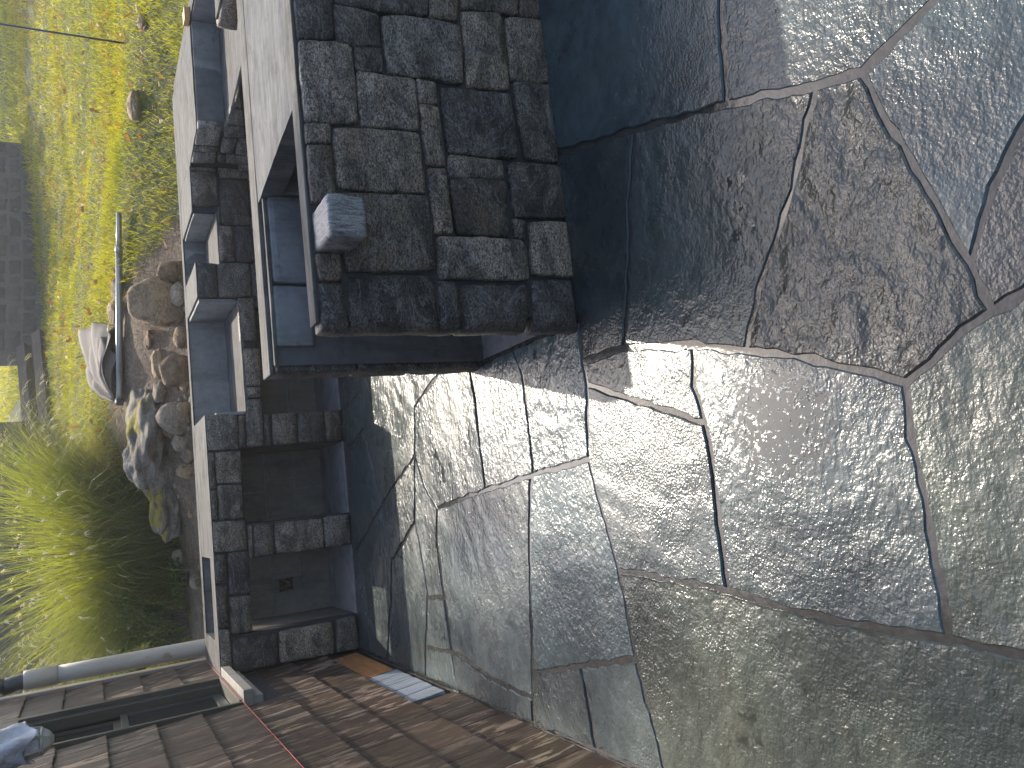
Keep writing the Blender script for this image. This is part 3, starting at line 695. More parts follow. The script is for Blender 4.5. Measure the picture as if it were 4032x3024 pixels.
rbox('right_core', 4.752, 5.176, 0.022, 3.06, -0.02, .862, M_DARKM); rbox('right_core', 3.25, 4.7515, 0.022, 3.06, -0.02, .68, M_DARKM); rbox('right_core', 3.25, 3.815, 0.0215, 3.055, .681, .862, M_DARKM)
rbox('counter_top', 4.75, 5.178, 0.006, 3.075, .8625, ZT + .0005, M_TOPC, 0.003, 0.002)
rbox('counter_top', 3.24, 3.82, 0.006, 3.075, .8625, ZT + .0005, M_TOPC, 0.005, 0.003)
rbox('ledge', 3.8205, 4.7495, 0.004, 3.075, .681, .703, M_TOPC, 0.004, 0.004)
cb('counter_top', 2.331, 3.078, 5.1785, 5.7715, .801, ZT + .0003, M_TOPC, 0.004, 0.002, 3)
cb('corner_core', 2.332, 3.075, 5.18, 5.77, .0, .80, M_PARGE)
cb('back_wall', 3.08, 3.165, 3.2, 5.7795, -0.02, .8621, M_PARGE); cb('back_wall_cap', 3.072, 3.178, 3.2, 5.7715, .8625, ZT + .001, M_TOPC, 0.004, 0.003, 3)
cb('cut_panel', 2.36, 3.066, 4.738, 4.7515, .704, .862, M_PARGE, 0.002); cb('cut_panel', 3.0795 - .012, 3.0795, 3.83, 4.737, .704, .862, M_PARGE, 0.002)

def z5(x, y): return (600 + x * .4973, 1400 + y * .4973)
def z6(x, y): return (600 + x * .4973, 2100 + y * .4973)
def ph(x, y): return (x, y)
RUN_ST = [(z5, s) for s in [
 [(415,468),(670,462),(690,742),(430,752)], [(682,475),(732,470),(740,722),(694,736)], [(742,345),(862,345),(880,712),(748,722)], [(714,-60),(855,-60),(858,230),(737,238)],
 [(742,250),(858,250),(860,325),(742,330)], [(885,466),(938,462),(946,708),(890,714)], [(950,460),(1138,450),(1148,690),(957,706)], [(1152,455),(1353,442),(1368,678),(1162,688)],
 [(1364,437),(1503,430),(1516,665),(1382,673)], [(432,768),(486,766),(504,1050),(445,1060)], [(447,1072),(508,1062),(520,1298),(461,1305)], [(498,766),(700,757),(708,1008),(512,1014)],
 [(516,1026),(710,1022),(728,1288),(527,1306)], [(466,1320),(735,1300),(750,1540),(480,1562)], [(757,1347),(790,1342),(804,1600),(772,1604)], [(802,1342),(955,1330),(964,1578),(810,1598)],
 [(968,1325),(1349,1287),(1363,1523),(982,1572)], [(1357,1277),(1563,1252),(1583,1494),(1372,1518)]]] + [(z6, s) for s in [
 [(472,172),(580,167),(585,390),(490,400)], [(597,157),(760,142),(779,474),(612,488)], [(496,416),(591,416),(605,744),(512,758)], [(614,506),(779,489),(797,780),(627,798)],
 [(517,768),(612,767),(637,1108),(528,1112)], [(637,840),(985,792),(998,1034),(643,1102)], [(1003,777),(1428,698),(1448,954),(1013,1032)], [(1457,687),(1608,652),(1638,934),(1467,953)]]] + [(ph, s) for s in [
 [(936,1172),(1000,1172),(1011,1340),(947,1344)], [(776,1034),(851,1035),(858,1167),(780,1167)], [(855,1035),(984,1036),(993,1167),(862,1168)], [(988,1036),(1040,1040),(1052,1167),(997,1167)],
 [(857,889),(912,889),(926,1028),(865,1028)], [(928,888),(993,890),(1003,1029),(933,1029)], [(750,669),(852,676),(857,812),(760,808)], [(750,652),(850,656),(850,673),(750,666)],
 [(860,654),(974,659),(978,701),(866,696)], [(868,704),(978,707),(990,884),(868,884)], [(857,816),(866,816),(866,884),(860,884)]]]
for i, (fn, s) in enumerate(RUN_ST):
    pl = [(PY(*fn(*p), YB).x, PY(*fn(*p), YB).z) for p in s]
    pl = [(max(-0.94, x), min(0.866, max(0.004, z))) for x, z in pl]
    stone(pl, Vector((0, YB, 0)), X3, Z3, -Y3, M_GRAN, run, 0.045, 0.008, 120 + i, stone_col(r_), step=0.045, grow=0.0005)
# stones low on the back run that the peninsula hides from here
for i in range(3):
    for k in range(2): stone([(1.37 + .32 * i, .01 + .25 * k), (1.68 + .32 * i, .01 + .25 * k), (1.68 + .32 * i, .25 + .25 * k), (1.37 + .32 * i, .25 + .25 * k)], Vector((0, YB, 0)), X3, Z3, -Y3, M_GRAN, run, 0.045, 0.008, 200 + 2 * i + k, stone_col(r_), step=0.06)
RS = [[(776,498),(871,506),(862,577),(759,572)], [(757,577),(858,583),(855,599),(754,597)], [(754,601),(852,604),(846,646),(750,644)], [(908,434),(956,439),(962,499),(891,490)],
      [(913,425),(955,430),(947,325),(941,318)], [(889,495),(962,502),(964,546),(883,540)], [(879,548),(934,551),(917,608),(869,604)], [(940,552),(1000,556),(985,615),(927,610)],
      [(860,612),(888,616),(884,644),(857,643)], [(893,614),(1000,622),(1000,656),(890,647)], [(852,110),(935,128),(940,-60),(890,-60)]]
for i, s in enumerate(RS):
    pl = []
    for p in s:
        q = PP(*p, RA, RN); u = (q - RA).dot(RU)
        pl.append((max(0.01, u), min(0.866, max(0.004, q.z))))
    stone(pl, RA.copy(), RU, Z3, RN, M_GRAN, run, 0.045, 0.006, 230 + i, stone_col(r_), step=0.045, grow=0.0005)
for i in range(6):
    for k in range(3):
        stone([(.02 + .31 * i, .005 + .19 * k), (.32 + .31 * i, .005 + .19 * k), (.32 + .31 * i, .185 + .19 * k), (.02 + .31 * i, .185 + .19 * k)], RA.copy(), RU, Z3, RN, M_GRAN, run, 0.045, 0.006, 260 + i * 3 + k, stone_col(r_), step=0.07)

box('bank_fill', -0.94, 3.1, 5.93, 6.1, 0.0, 0.66, mat_mortar('bank_soil', (.06, .042, .026), (.17, .125, .08), .95, .8, 18), None, 0)
tag(bpy.data.objects['bank_fill'], 'soil packed behind the counter back wall', kind='structure')
# ================================================================== HOUSE
XW = -0.947
house = empty('house', (-1.2, 3.0, 0))
tag(house, 'brown cedar shingled house wall with a narrow dark window', 'house')
WY0, WY1, WZ0, WZ1 = 4.36, 5.17, 0.80, 1.98
for nm, y0, y1, z0, z1 in [('sheathing', -2.5, WY0 + .02, -0.1, 3.0), ('sheathing', WY1 - .02, 5.985, -0.1, 3.0), ('sheathing', WY0 + .0205, WY1 - .0205, -0.1, WZ0 + .03), ('sheathing', WY0 + .0205, WY1 - .0205, WZ1 - .02, 3.0)]:
    box(nm, -1.25, XW - 0.0165, y0, y1, z0, z1, M_DARKM, house, 0)
M_ORANGE = mat_plain('bare_plywood', (0.36, 0.155, 0.05), 0.6, 0.3, 6, 0.15, stretch=(1, 1.5, 6))
M_PRIMED = mat_plain('primed_shingle', (0.25, 0.28, 0.315), 0.6, 0.55, 5, 0.6, stretch=(1, 26, 1.0))
def shingle(y0, y1, z0, z1, mat, color, seed):
    r = random.Random(seed); n = 5; V, Fc = [], []
    for j, (z, xo) in enumerate([(z0, XW + .003), (z0 + .006, XW + .004), ((z0 + z1) / 2, XW - .005), (z1 + .012, XW - .0135)]):
        for i in range(n):
            t = i / (n - 1); y = y0 + (y1 - y0) * t
            zz = z + (r.uniform(-.0035, .0035) if j < 2 else 0)
            V.append((xo + 0.0018 * noise.noise(Vector((y * 9, z * 5, seed))) - (0.0015 if i in (0, n - 1) else 0), y, zz))
    for i in range(n): V.append((XW - 0.016, y0 + (y1 - y0) * i / (n - 1), z0))
    for j in range(3):
        for i in range(n - 1): Fc.append((j * n + i, j * n + i + 1, (j + 1) * n + i + 1, (j + 1) * n + i))
    for i in range(n - 1): Fc.append((4 * n + i, 4 * n + i + 1, i + 1, i))
    a, b = 4 * n, 4 * n + n - 1
    V += [(XW - 0.016, y0, z1 + .012), (XW - 0.016, y1, z1 + .012)]; ta, tb = len(V) - 2, len(V) - 1
    Fc.append((a, 0, n, 2 * n, 3 * n, ta)); Fc.append((b, tb, 4 * n - 1, 3 * n - 1, 2 * n - 1, n - 1)); Fc.append((ta, 3 * n, 3 * n + 1, 3 * n + 2, 3 * n + 3, 3 * n + 4, tb))
    return obj('shingle', V, Fc, mat, house, color)
rs = random.Random(11); sid = 0
for k in range(11):
    z0 = 0.0245 + 0.2095 * k; z1 = z0 + 0.2095
    y = 1.55 + rs.uniform(0, .2) if z0 < 2.2 else 3.0
    while y < 5.90:
        wd = rs.choice([.12, .16, .19, .23, .27, .31]) * rs.uniform(.9, 1.1); y1 = min(5.905, y + wd)
        inwin = z0 < WZ1 - .02 and z1 > WZ0 + .06
        segs = [(y, y1)]
        if inwin:
            if y < WY0 < y1: segs = [(y, WY0 - .002)]; y1 = WY1 + .002
            elif WY0 <= y < WY1: segs = []; y1 = WY1 + .002
        if k == 0:
            if y >= 5.10 or y1 <= 3.68: pass
            else: segs = []
        for (a, b) in segs:
            if b - a > .03:
                q = rs.uniform(.62, 1.25); sid += 1; shingle(a + .0012, b - .0012, z0, z1, M_SHING, (q, q * rs.uniform(.93, 1.03), q * rs.uniform(.88, 1.05)), sid)
        y = y1 + .002
shingle(4.382, 5.098, 0.055, 0.228, M_ORANGE, (1, 1, 1), 900).name = 'bare_board'
for i in range(5): shingle(3.684 + .139 * i, 3.814 + .139 * i, 0.045, 0.228, M_PRIMED, (1, 1, 1), 901 + i)
box('base_strip', XW - .016, XW + .004, 1.0, 5.15, -0.01, 0.022, M_JOINT, house, 0.003, 0.003, cuts=3)
box('corner_board', XW - .0155, XW + .009, 5.908, 6.0, 0.3, 3.0, M_TRIM, house, 0.003)
# window
win = empty('window', (XW, 4.76, 0.85)); adopt(win, house)
def wb(name, x0, x1, y0, y1, z0, z1, m, par=None): 
    o = box(name, x0, x1, y0, y1, z0, z1, m, None, 0.003); o.parent = win; o.matrix_parent_inverse = Matrix.Translation(-Vector((XW, 4.76, 0.85))); return o
wb('casing', XW - .06, XW + .012, WY0 + .0015, WY0 + .032, WZ0 + .072, WZ1, M_PAINT); wb('casing', XW - .06, XW + .014, WY1 - .055, WY1 - .0015, WZ0 + .072, WZ1, M_PAINT)
wb('casing', XW - .06, XW + .013, WY0 + .0325, WY1 - .0555, WZ1 - .085, WZ1 - .001, M_PAINT)
wb('inner_stop', XW - .075, XW - .012, WY1 - .075, WY1 - .0555, WZ0 + .08, WZ1 - .086, M_SASH); wb('inner_stop', XW - .075, XW - .016, WY1 - .10, WY1 - .0755, WZ0 + .08, WZ1 - .086, M_PAINT); wb('inner_stop', XW - .08, XW - .03, WY0 + .033, WY0 + .055, WZ0 + .08, WZ1 - .086, M_SASH)
wb('sill', XW - .06, XW + .070, WY0 - .004, WY1 - .012, WZ0 + .022, WZ0 + .0705, M_TRIM); wb('sill_apron', XW - .014, XW + .030, WY0 + .004, WY1 - .02, WZ0 - .028, WZ0 + .0215, M_TRIM); wb('sill_step', XW - .06, XW + .02, WY0 + .033, WY1 - .056, WZ0 + .071, WZ0 + .088, M_PAINT)
for nm, za_, zb2, xo in [('lower_sash', .89, 1.42, -.060), ('upper_sash', 1.405, 1.893, -.085)]:
    for (a, b, c, d) in [(WY0 + .056, WY0 + .096, za_, zb2), (WY1 - .14, WY1 - .1005, za_, zb2), (WY0 + .0965, WY1 - .1405, za_, za_ + .05), (WY0 + .0965, WY1 - .1405, zb2 - .036, zb2)]:
        wb('sash', XW + xo - .022, XW + xo, a, b, c, d, M_PAINT if nm == 'upper_sash' else M_SASH)
    wb('pane', XW + xo - .014, XW + xo - .010, WY0 + .097, WY1 - .141, za_ + .0505, zb2 - .0365, M_GLASS)
for i in range(5): wb('blind_slat', XW - .125, XW - .095, WY0 + .09, WY1 - .12, .93 + .085 * i, .944 + .085 * i, M_PAINT)
wb('dark_room', XW - .29, XW - .20, WY0 + .03, WY1 - .03, WZ0 + .05, WZ1 - .03, M_BLACK)

# drain pipe at the house corner
pipe = empty('drain_pipe', (-0.862, 5.935, 0.70)); tag(pipe, 'weathered white plastic drain pipe standing at the house corner', 'pipe')
px_, py_ = -0.858, 5.945
tube('pipe_body', [(px_, py_, z) for z in (.66, .9, 1.2, 1.5, 1.74)], .0555, M_PVC, pipe, 28)
tube('pipe_coupling', [(px_, py_, z) for z in (1.741, 1.745, 1.90, 1.925)], [.058, .0605, .0605, .060], M_PVC, pipe, 28)
el = [(px_, py_, 1.90), (px_ - .005, py_, 1.97), (px_ - .02, py_, 2.03), (px_ + .0, py_ + .01, 2.085), (px_ + .05, py_ + .02, 2.13), (px_ + .11, py_ + .04, 2.16), (px_ + .19, py_ + .06, 2.19)]
pp, rr = [], []
for i in range(len(el) - 1):
    a, b = Vector(el[i]), Vector(el[i + 1])
    for k in range(5): pp.append(a + (b - a) * (k / 5)); rr.append(.047 + (.004 if k % 2 else 0))
tube('corrugated_elbow', pp, rr, M_BLACK, pipe, 20)
M_RUST = mat_plain('rust_stain', (0.30, 0.15, 0.05), 0.7, 0.3, 30, 0.1)
# mason's line
sp = [Vector((px_ - .03, py_ - .057, 1.70)), Vector((px_ - .075, py_ - .02, 1.66)), Vector((px_ - .078, 5.93, 1.3)), Vector((px_ - .07, 5.90, 0.875)), Vector((-0.925, 5.30, 0.882)), Vector((-0.918, 4.35, 0.884)), Vector((-0.915, 3.4, 0.884)), Vector((-0.91, 1.0, 0.886))]
tag(tube('mason_line', sp[3:], 0.0013, M_STRING, None, 6), 'thin red mason line stretched level along the shingles', 'string')

# lantern wrapped in plastic beside the window
lan = empty('wall_lantern', (XW, 3.98, 1.72)); tag(lan, 'outdoor wall lantern bagged in white plastic beside the window', 'lantern')
nb_ = NT('milky_plastic'); pb = nb_.pos(); nb_.set(nb_.mix(nb_.ramp(nb_.noise(pb, 12, 4, .6), [(.35, 0.0), (.65, 1.0)]), (.42, .42, .48), (.72, .72, .76)), .35, nb_.bump(nb_.noise(pb, 18, 4, .6), .5, .03)); nb_.b.inputs['Transmission Weight'].default_value = 0.25
M_PLAST = nb_.m; M_LFRAME = mat_plain('lantern_frame_paint', (.42, .42, .38), .45, .15, 12, .05)
LC = Vector((XW + .115, 4.0, 0))
tube('back_plate', [(XW + .001, 4.0, 1.90), (XW + .022, 4.0, 1.90)], [.058, .052], M_LFRAME, lan, 20)
tube('arm', [(XW + .02, 4.0, 1.93), (XW + .06, 4.0, 1.97), (XW + .115, 4.0, 1.985)], .012, M_LFRAME, lan, 10)
def hexring(z, r): return [(LC.x + r * math.cos(math.pi / 3 * k), LC.y + r * math.sin(math.pi / 3 * k), z) for k in range(6)]
for k in range(6):
    tube('frame_bar', [hexring(1.735, .052)[k], hexring(1.93, .082)[k]], .007, M_LFRAME, lan, 6); a, b = hexring(1.735, .052), hexring(1.93, .082)
    tube('frame_bar', [a[k], a[(k + 1) % 6]], .007, M_LFRAME, lan, 6)
    q = [Vector(a[k]), Vector(a[(k + 1) % 6]), Vector(b[(k + 1) % 6]), Vector(b[k])]; cq = sum(q, Vector()) / 4
    obj('lantern_pane', [cq + (v - cq) * .9 for v in q], [(0, 1, 2, 3)], M_PLAST, lan)
tube('bottom_cap', [(LC.x, LC.y, 1.690), (LC.x, LC.y, 1.705), (LC.x, LC.y, 1.733)], [.012, .035, .056], M_LFRAME, lan, 6, smooth=False)
tube('roof_cap', [(LC.x, LC.y, 1.932), (LC.x, LC.y, 1.96), (LC.x, LC.y, 2.02)], [.10, .075, .015], M_LFRAME, lan, 6, smooth=False)
V, Fc = [], []
for j in range(11):
    t = j / 10; z = 1.775 + .30 * t
    for k in range(28):
        a = 2 * math.pi * k / 28; r = .088 + .012 * math.sin(a * 5 + j) + .022 * noise.noise(Vector((math.cos(a) * 2, math.sin(a) * 2, z * 14))) - .05 * max(0, t - .7)
        V.append((LC.x + .9 * r * math.cos(a), LC.y + r * math.sin(a), z + .02 * noise.noise(Vector((a, 3, j))) + (.018 * math.sin(a * 3 + 1) if j == 0 else 0)))
for j in range(10):
    for k in range(28): Fc.append((j * 28 + k, j * 28 + (k + 1) % 28, (j + 1) * 28 + (k + 1) % 28, (j + 1) * 28 + k))
obj('plastic_wrap', V, Fc, M_PLAST, lan, smooth=True)

# ================================================================== THINGS ON THE COUNTERS
shim = box('wooden_shim', 3.05, 3.13, 4.70, 4.79, 0.8725, 0.905, mat_plain('raw_pine', (.50, .27, .10), .6, .2, 12, .1, stretch=(1, 6, 1)), None, 0.003)
sp_ = PP(757, 97, (3.0, 4.75, .871), Vector((0, 1, 0)))
tag(shim, 'small orange wooden block on the far corner of the counter', 'wood block')

# ================================================================== BANK: ROCKS, LEDGE, UMBRELLA
def rock(name, c, sx, sy, sz, seed, mat, color, rough=0.12, sub=3, flat=0.55, parent=None, rotz=0.0):
    bm = bmesh.new(); bmesh.ops.create_icosphere(bm, subdivisions=sub, radius=1)
    cr, sr = math.cos(rotz), math.sin(rotz)
    for v in bm.verts:
        p = v.co.copy(); s = Vector((seed * 1.7, seed * .9, seed * 2.3))
        k = 1 + rough * 1.6 * noise.noise(p * 1.1 + s) + rough * noise.noise(p * 2.7 + s) + rough * .45 * noise.noise(p * 6 + s)
        p = p * k
        for q in range(4):      # a few broken faces
            nrm = Vector((math.sin(seed * 3 + q * 2.1), math.cos(seed * 1.3 + q * 1.7), math.sin(seed + q) * .8 + .25)).normalized(); d = p.dot(nrm)
            lim = .62 + .25 * (math.sin(seed * 7 + q * 5) * .5 + .5)
            if d > lim: p -= nrm * (d - lim) * flat
        x, y = p.x * sx, p.y * sy
        v.co = Vector((c[0] + x * cr - y * sr, c[1] + x * sr + y * cr, c[2] + p.z * sz))
    return bm_obj(name, bm, mat, parent, color, smooth=True)
def put_rock(px, py, hw, hh, seed, col, label, name='boulder', cat='rock', rough=.12, flat=.55, sink=.25, sub=4):
    """px: where the rock meets the ground, py: its middle, hw/hh: half its width and its height in photograph pixels"""
    b = T(px, py); dist = (b - CP).length; sx = hw * dist / F_PX; h = hh * dist / F_PX / 1.0
    sz = h * .62; c = (b.x, b.y + sx * .45, terr(b.x, b.y + sx * .45) + sz * (1 - sink) - .03)
    c = (b.x, b.y + sx * .35, b.z + sz * (.62))
    o = rock(name, c, sx, sx * .8, sz, seed, M_ROCK, col, rough, sub, flat)
    return tag(o, label, cat, 'loose rocks on the bank')
TAN, GRY, BRN, PALE = (1.45, 1.15, .80), (1.15, 1.05, .92), (.95, .70, .45), (1.85, 1.7, 1.5)
for a in [
 (690,1170,100,160,1,TAN,'largest rounded tan boulder on the bank, above the middle notch of the counter',.07,.7),
 (712,1068,42,80,2,BRN,'brown rock tucked right of the largest boulder',.10,.6),
 (722,1158,46,45,3,PALE,'pale egg-shaped rock below the largest boulder',.05,.3),
 (724,1232,36,60,4,BRN,'brown wedge rock touching the lower left of the largest boulder',.12,.6),
 (733,1325,44,42,5,TAN,'low light tan rock at the rim left of the boulder',.08,.5),
 (742,1462,66,95,6,BRN,'wide brown slab rock with a pale edge behind the wide notch',.12,.7),
 (750,1500,38,45,7,TAN,'smooth tan rock peeking over the rim beside the slab rock',.06,.4),
 (735,1640,62,95,8,GRY,'large grey rounded rock leaning at the foot of the ledge',.07,.5),
 (748,1610,30,48,9,TAN,'small tan rock squeezed beneath the large grey rock',.06,.4),
 (702,1692,28,50,10,BRN,'brown pointed rock left of the large grey rock',.12,.7),
 (722,1738,34,40,11,PALE,'broken white-grey rock at the ledge foot',.16,.8),
 (742,1745,28,36,12,GRY,'small grey rock against the counter rim below the white rock',.12,.7),
 (762,1850,30,58,13,TAN,'finger-shaped tan rock lying over the rim',.06,.3),
 (760,1795,28,40,14,GRY,'dark grey angular rock beside the finger-shaped rock',.15,.8),
 (718,2190,30,34,15,PALE,'flat light grey stone under the ornamental grass',.12,.8),
 (787,2290,30,34,16,GRY,'grey stone on the rim near the shrub',.10,.6),
 (552,412,56,40,17,TAN,'weathered flat rock half sunk in the lawn',.10,.7),
 (572,75,34,24,18,TAN,'small brown rock in the lawn at the frame edge',.12,.7),
 (478,1130,52,34,19,GRY,'flat grey rock behind the umbrella pole, right of the cloth',.16,.8),
 (474,1222,58,40,20,TAN,'layered tan rock just right of the folded umbrella cloth',.18,.8),
 (640,1425,54,36,22,TAN,'low tan rock below the umbrella pole',.14,.8),
 (600,1335,40,26,23,BRN,'small brown rock midway between the boulder and the umbrella pole',.14,.7),
 (648,1545,46,40,24,GRY,'grey rock at the right end of the mossy ledge',.14,.7)]:
    put_rock(*a[:5], a[5], a[6], rough=a[7], flat=a[8])
rp = random.Random(21)
for i in range(34):      # small stones strewn along the rim
    py = rp.uniform(1050, 2450); b = T(rp.uniform(690, 790), py)
    if terr_d(b.x, b.y) < .03 or b.y > 7.2: continue
    s = rp.uniform(.012, .034); o = rock('pebble', (b.x, b.y, b.z + s * .3), s * 1.2, s, s * .7, 40 + i, M_ROCK, rp.choice([TAN, GRY, BRN, PALE]), .15, 2, .8)
    tag(o, 'small loose stone on the bank soil near the counter rim', 'pebble', 'pebbles along the rim')
# bedrock ledge with moss
def mat_ledge():
    n = NT('mossy_ledge_rock'); p = n.pos(); g = n.mapping(p, (1, 1, 3)); a = n.noise(g, 5, 7, .68, .6); b = n.noise(p, 40, 5, .7)
    c = n.mix(n.ramp(a, [(.3, 0.), (.7, 1.)]), (.115, .095, .072), (.33, .285, .225)); c = n.mix(1., c, n.ramp(b, [(.3, .7), (.7, 1.2)]), 'MULTIPLY')
    nz = n.n('SeparateXYZ'); ge = n.n('NewGeometry'); n.l(ge.outputs['Normal'], nz.inputs[0])
    k = n.math('MULTIPLY', n.ramp(n.noise(p, 3.3, 4, .6, .5), [(.53, 0.), (.60, 1.)]), n.ramp(nz.outputs[2], [(.1, 0.), (.45, 1.)]))
    c = n.mix(k, c, n.mix(b, (.20, .15, .015), (.34, .27, .04)))
    return n.set(c, .85, n.bump(a, 1.0, .06, n.bump(b, .7, .012)))
M_LEDGE = mat_ledge()
def ledge(px, py, sx, sy, sz, seed, label, rz=0, ro=.30):
    b = T(px, py); o = rock('rock_ledge', (b.x, b.y, b.z), sx, sy, sz, seed, M_LEDGE, (1, 1, 1), ro, 5, .6, None, rz); tag(o, label, 'rock ledge')
ledge(590, 1760, .50, .38, .20, 31, 'mossy grey bedrock ledge between the rocks and the ornamental grass', -.2)
ledge(650, 1930, .42, .26, .16, 33, 'moss-capped lower shoulder of bedrock beside the ornamental grass', -.3)

# closed patio umbrella lying along the bank
ub = T(520, 1200); umb = empty('patio_umbrella', (ub.x, ub.y, ub.z)); tag(umb, 'closed taupe patio umbrella lying on the bank with its metal pole', 'umbrella')
YU = 7.05
ua, ue = T(505, 840) + Vector((0, 0, .055)), T(506, 1578) + Vector((0, 0, .05)); uc = ua + (ue - ua) * .2
for _k in range(1, 20):
    _q = ua + (ue - ua) * (_k / 20); _dz = terr(_q.x, _q.y) + .035 - _q.z
    if _dz > 0: ua.z += _dz; ue.z += _dz; uc.z += _dz
tube('pole', [ua, (ua + uc) / 2, uc], .021, M_POLE, umb, 18); tube('pole', [uc, (uc + ue) / 2, ue], .027, M_POLE, umb, 18)
du = (ue - ua).normalized(); tube('collar', [uc - du * .03, uc + du * .03], .031, M_POLE, umb, 18); tube('end_cap', [ue - du * .02, ue + du * .035], [.033, .030], M_BLACK, umb, 18)
def canopy(edge, seed, lift, nf):
    """a fan of folded cloth from the hub at the pole's end to an edge lying on the bank"""
    hub = ue + Vector((0, .02, .03)); V, Fc = [], []; nu, nv = 40, 12
    E = [T(*p) + Vector((0, 0, lift)) for p in edge]
    for i in range(nu + 1):
        s_ = i / nu * (len(E) - 1); k = min(len(E) - 2, int(s_)); e = E[k] + (E[k + 1] - E[k]) * (s_ - k)
        for j in range(nv + 1):
            t = .06 + .94 * j / nv; q = hub + (e - hub) * t
            q.z += (.042 * math.sin(i / nu * math.pi * nf + seed) + .012 * math.sin(i / nu * math.pi * nf * 2.3 + t * 3)) * min(1, t * 2.2) + .05 * math.sin(math.pi * t) + .012 * noise.noise(Vector((s_ * 2, t * 4, seed)))
            V.append(q)
    for i in range(nu):
        for j in range(nv):
            a = i * (nv + 1) + j; Fc.append((a, a + 1, a + nv + 2, a + nv + 1))
    o2 = obj('canopy', V, Fc, M_CLOTH, umb, smooth=True); md = o2.modifiers.new('thick', 'SOLIDIFY'); md.thickness = .004
canopy([(480, 1330), (440, 1275), (395, 1270), (352, 1300), (372, 1420), (410, 1560)], 1, .05, 7)
canopy([(492, 1420), (470, 1330), (440, 1320), (420, 1400), (430, 1500)], 4, .10, 5)

# thin stake in the lawn
sb = PY(520, 175, 7.0); tag(tube('garden_stake', [(4.197, 7.0, .95), (4.197, 7.0, 1.5), (4.195, 7.0, 2.35)], .0085, M_BLACK, None, 10), 'thin black metal stake standing upright in the lawn', 'stake')

# ================================================================== FAR STONE WALL
def far_wall(name, a, b, h, label, seed):
    a, b = Vector(a), Vector(b); L = (b - a).length; ux = (b - a).normalized(); nn = Vector((ux.y, -ux.x, 0))
    zb0 = min(terr(a.x, a.y), terr(b.x, b.y)) - .1
    e = empty(name, (a.x, a.y, zb0)); tag(e, label, 'stone wall')
    V = []
    for d0, d1 in ((0, 0), (1, 0), (1, 1), (0, 1)):
        for z in (zb0, zb0 + h + .1): V.append((a + ux * (L * d0) - nn * (.004 + .35 * d1)) + Vector((0, 0, z)))
    obj('wall_core', V, [(0, 2, 3, 1), (2, 4, 5, 3), (4, 6, 7, 5), (6, 0, 1, 7), (1, 3, 5, 7), (0, 6, 4, 2)], M_FMORT, e)
    r = random.Random(seed); z = 0.0
    while z < h - .03:
        rh = min(r.uniform(.17, .30), h - z + .02); x = 0
        while x < L - .06:
            wd = min(r.uniform(.25, .6), L - x); g = .010
            pl = [(x + g + r.uniform(0, .03), z + g + r.uniform(-.02, .02)), (x + wd - g - r.uniform(0, .03), z + g + r.uniform(-.02, .03)), (x + wd - g, z + rh - g), (x + wd * .5, z + rh - g + r.uniform(-.03, .02)), (x + g, z + rh - g - r.uniform(0, .03))]
            k = r.uniform(.6, 1.15); stone(pl, a + Vector((0, 0, zb0 + .1)), ux, Z3, nn, M_FWALL, e, .06, .006, seed + int(x * 50 + z * 999), (k, k * .98, k * .95), step=.12, rnd_edge=.02, rough=.012, grow=.002)
            x += wd
        z += rh
M_FWALL = mat_plain('fieldstone', (.062, .055, .036), .85, .4, 6, .6, usecol=True); M_FMORT = mat_mortar('pale_mortar', (.06, .056, .038), (.11, .10, .075), .9, .3)
far_wall('garden_wall', (-2.6, 10.9, 0), (1.55, 11.9, 0), 1.0, 'grey mortared stone wall behind the ornamental grass', 5)
far_wall('garden_wall', (3.0, 14.6, 0), (7.4, 16.3, 0), 1.1, 'grey mortared stone wall at the far edge of the lawn', 9)
M_TIMB = mat_plain('old_timber', (.035, .026, .016), .8, .35, 8, .4, stretch=(.3, 4, 4))
for i, (a, b, z) in enumerate([((1.6, 12.6), (3.1, 13.6), .16), ((1.55, 13.1), (3.0, 14.1), .42)]):
    za2 = terr(*a) + z * .6
    o = tube('timber_step', [(a[0], a[1], za2), (b[0], b[1], terr(*b) + z * .6)], .11, M_TIMB, None, 4, smooth=False); tag(o, ['lower dark timber step between the two garden walls', 'upper dark timber step between the two garden walls'][i], 'timber step')

# ================================================================== PLANTS
npr = np.random.default_rng(5)
M_GRASS = mat_leaf('lawn_blades', (.155, .190, .020), (.360, .340, .042), .62, 1.2, .7, patch=(.30, .24, .08), spec=.08)
M_ORN = mat_leaf('ornamental_blades', (.120, .165, .028), (.265, .285, .062), .58, 2.0, .5, spec=.15)
M_STRAW = mat_leaf('dry_stems', (.11, .088, .045), (.26, .21, .12), .25, 3.0, .6)
M_PLUME = mat_leaf('seed_plumes', (.50, .43, .34), (.72, .66, .55), .35, 6.0, .6)
M_SHRUB = mat_leaf('shrub_leaves', (.040, .075, .014), (.120, .170, .034), .4, 5.0, .4)
M_OAK = mat_leaf('fallen_leaf', (.17, .07, .022), (.36, .165, .05), .35, 9.0, .6)
M_TREE = mat_leaf('tree_leaves', (.035, .06, .015), (.08, .10, .025), .3, 1.0, .5); M_BARK = mat_plain('bark', (.09, .07, .05), .9, .4, 5, .8, stretch=(3, 3, .6))
vt = np.vectorize(terr); vd = np.vectorize(terr_d)
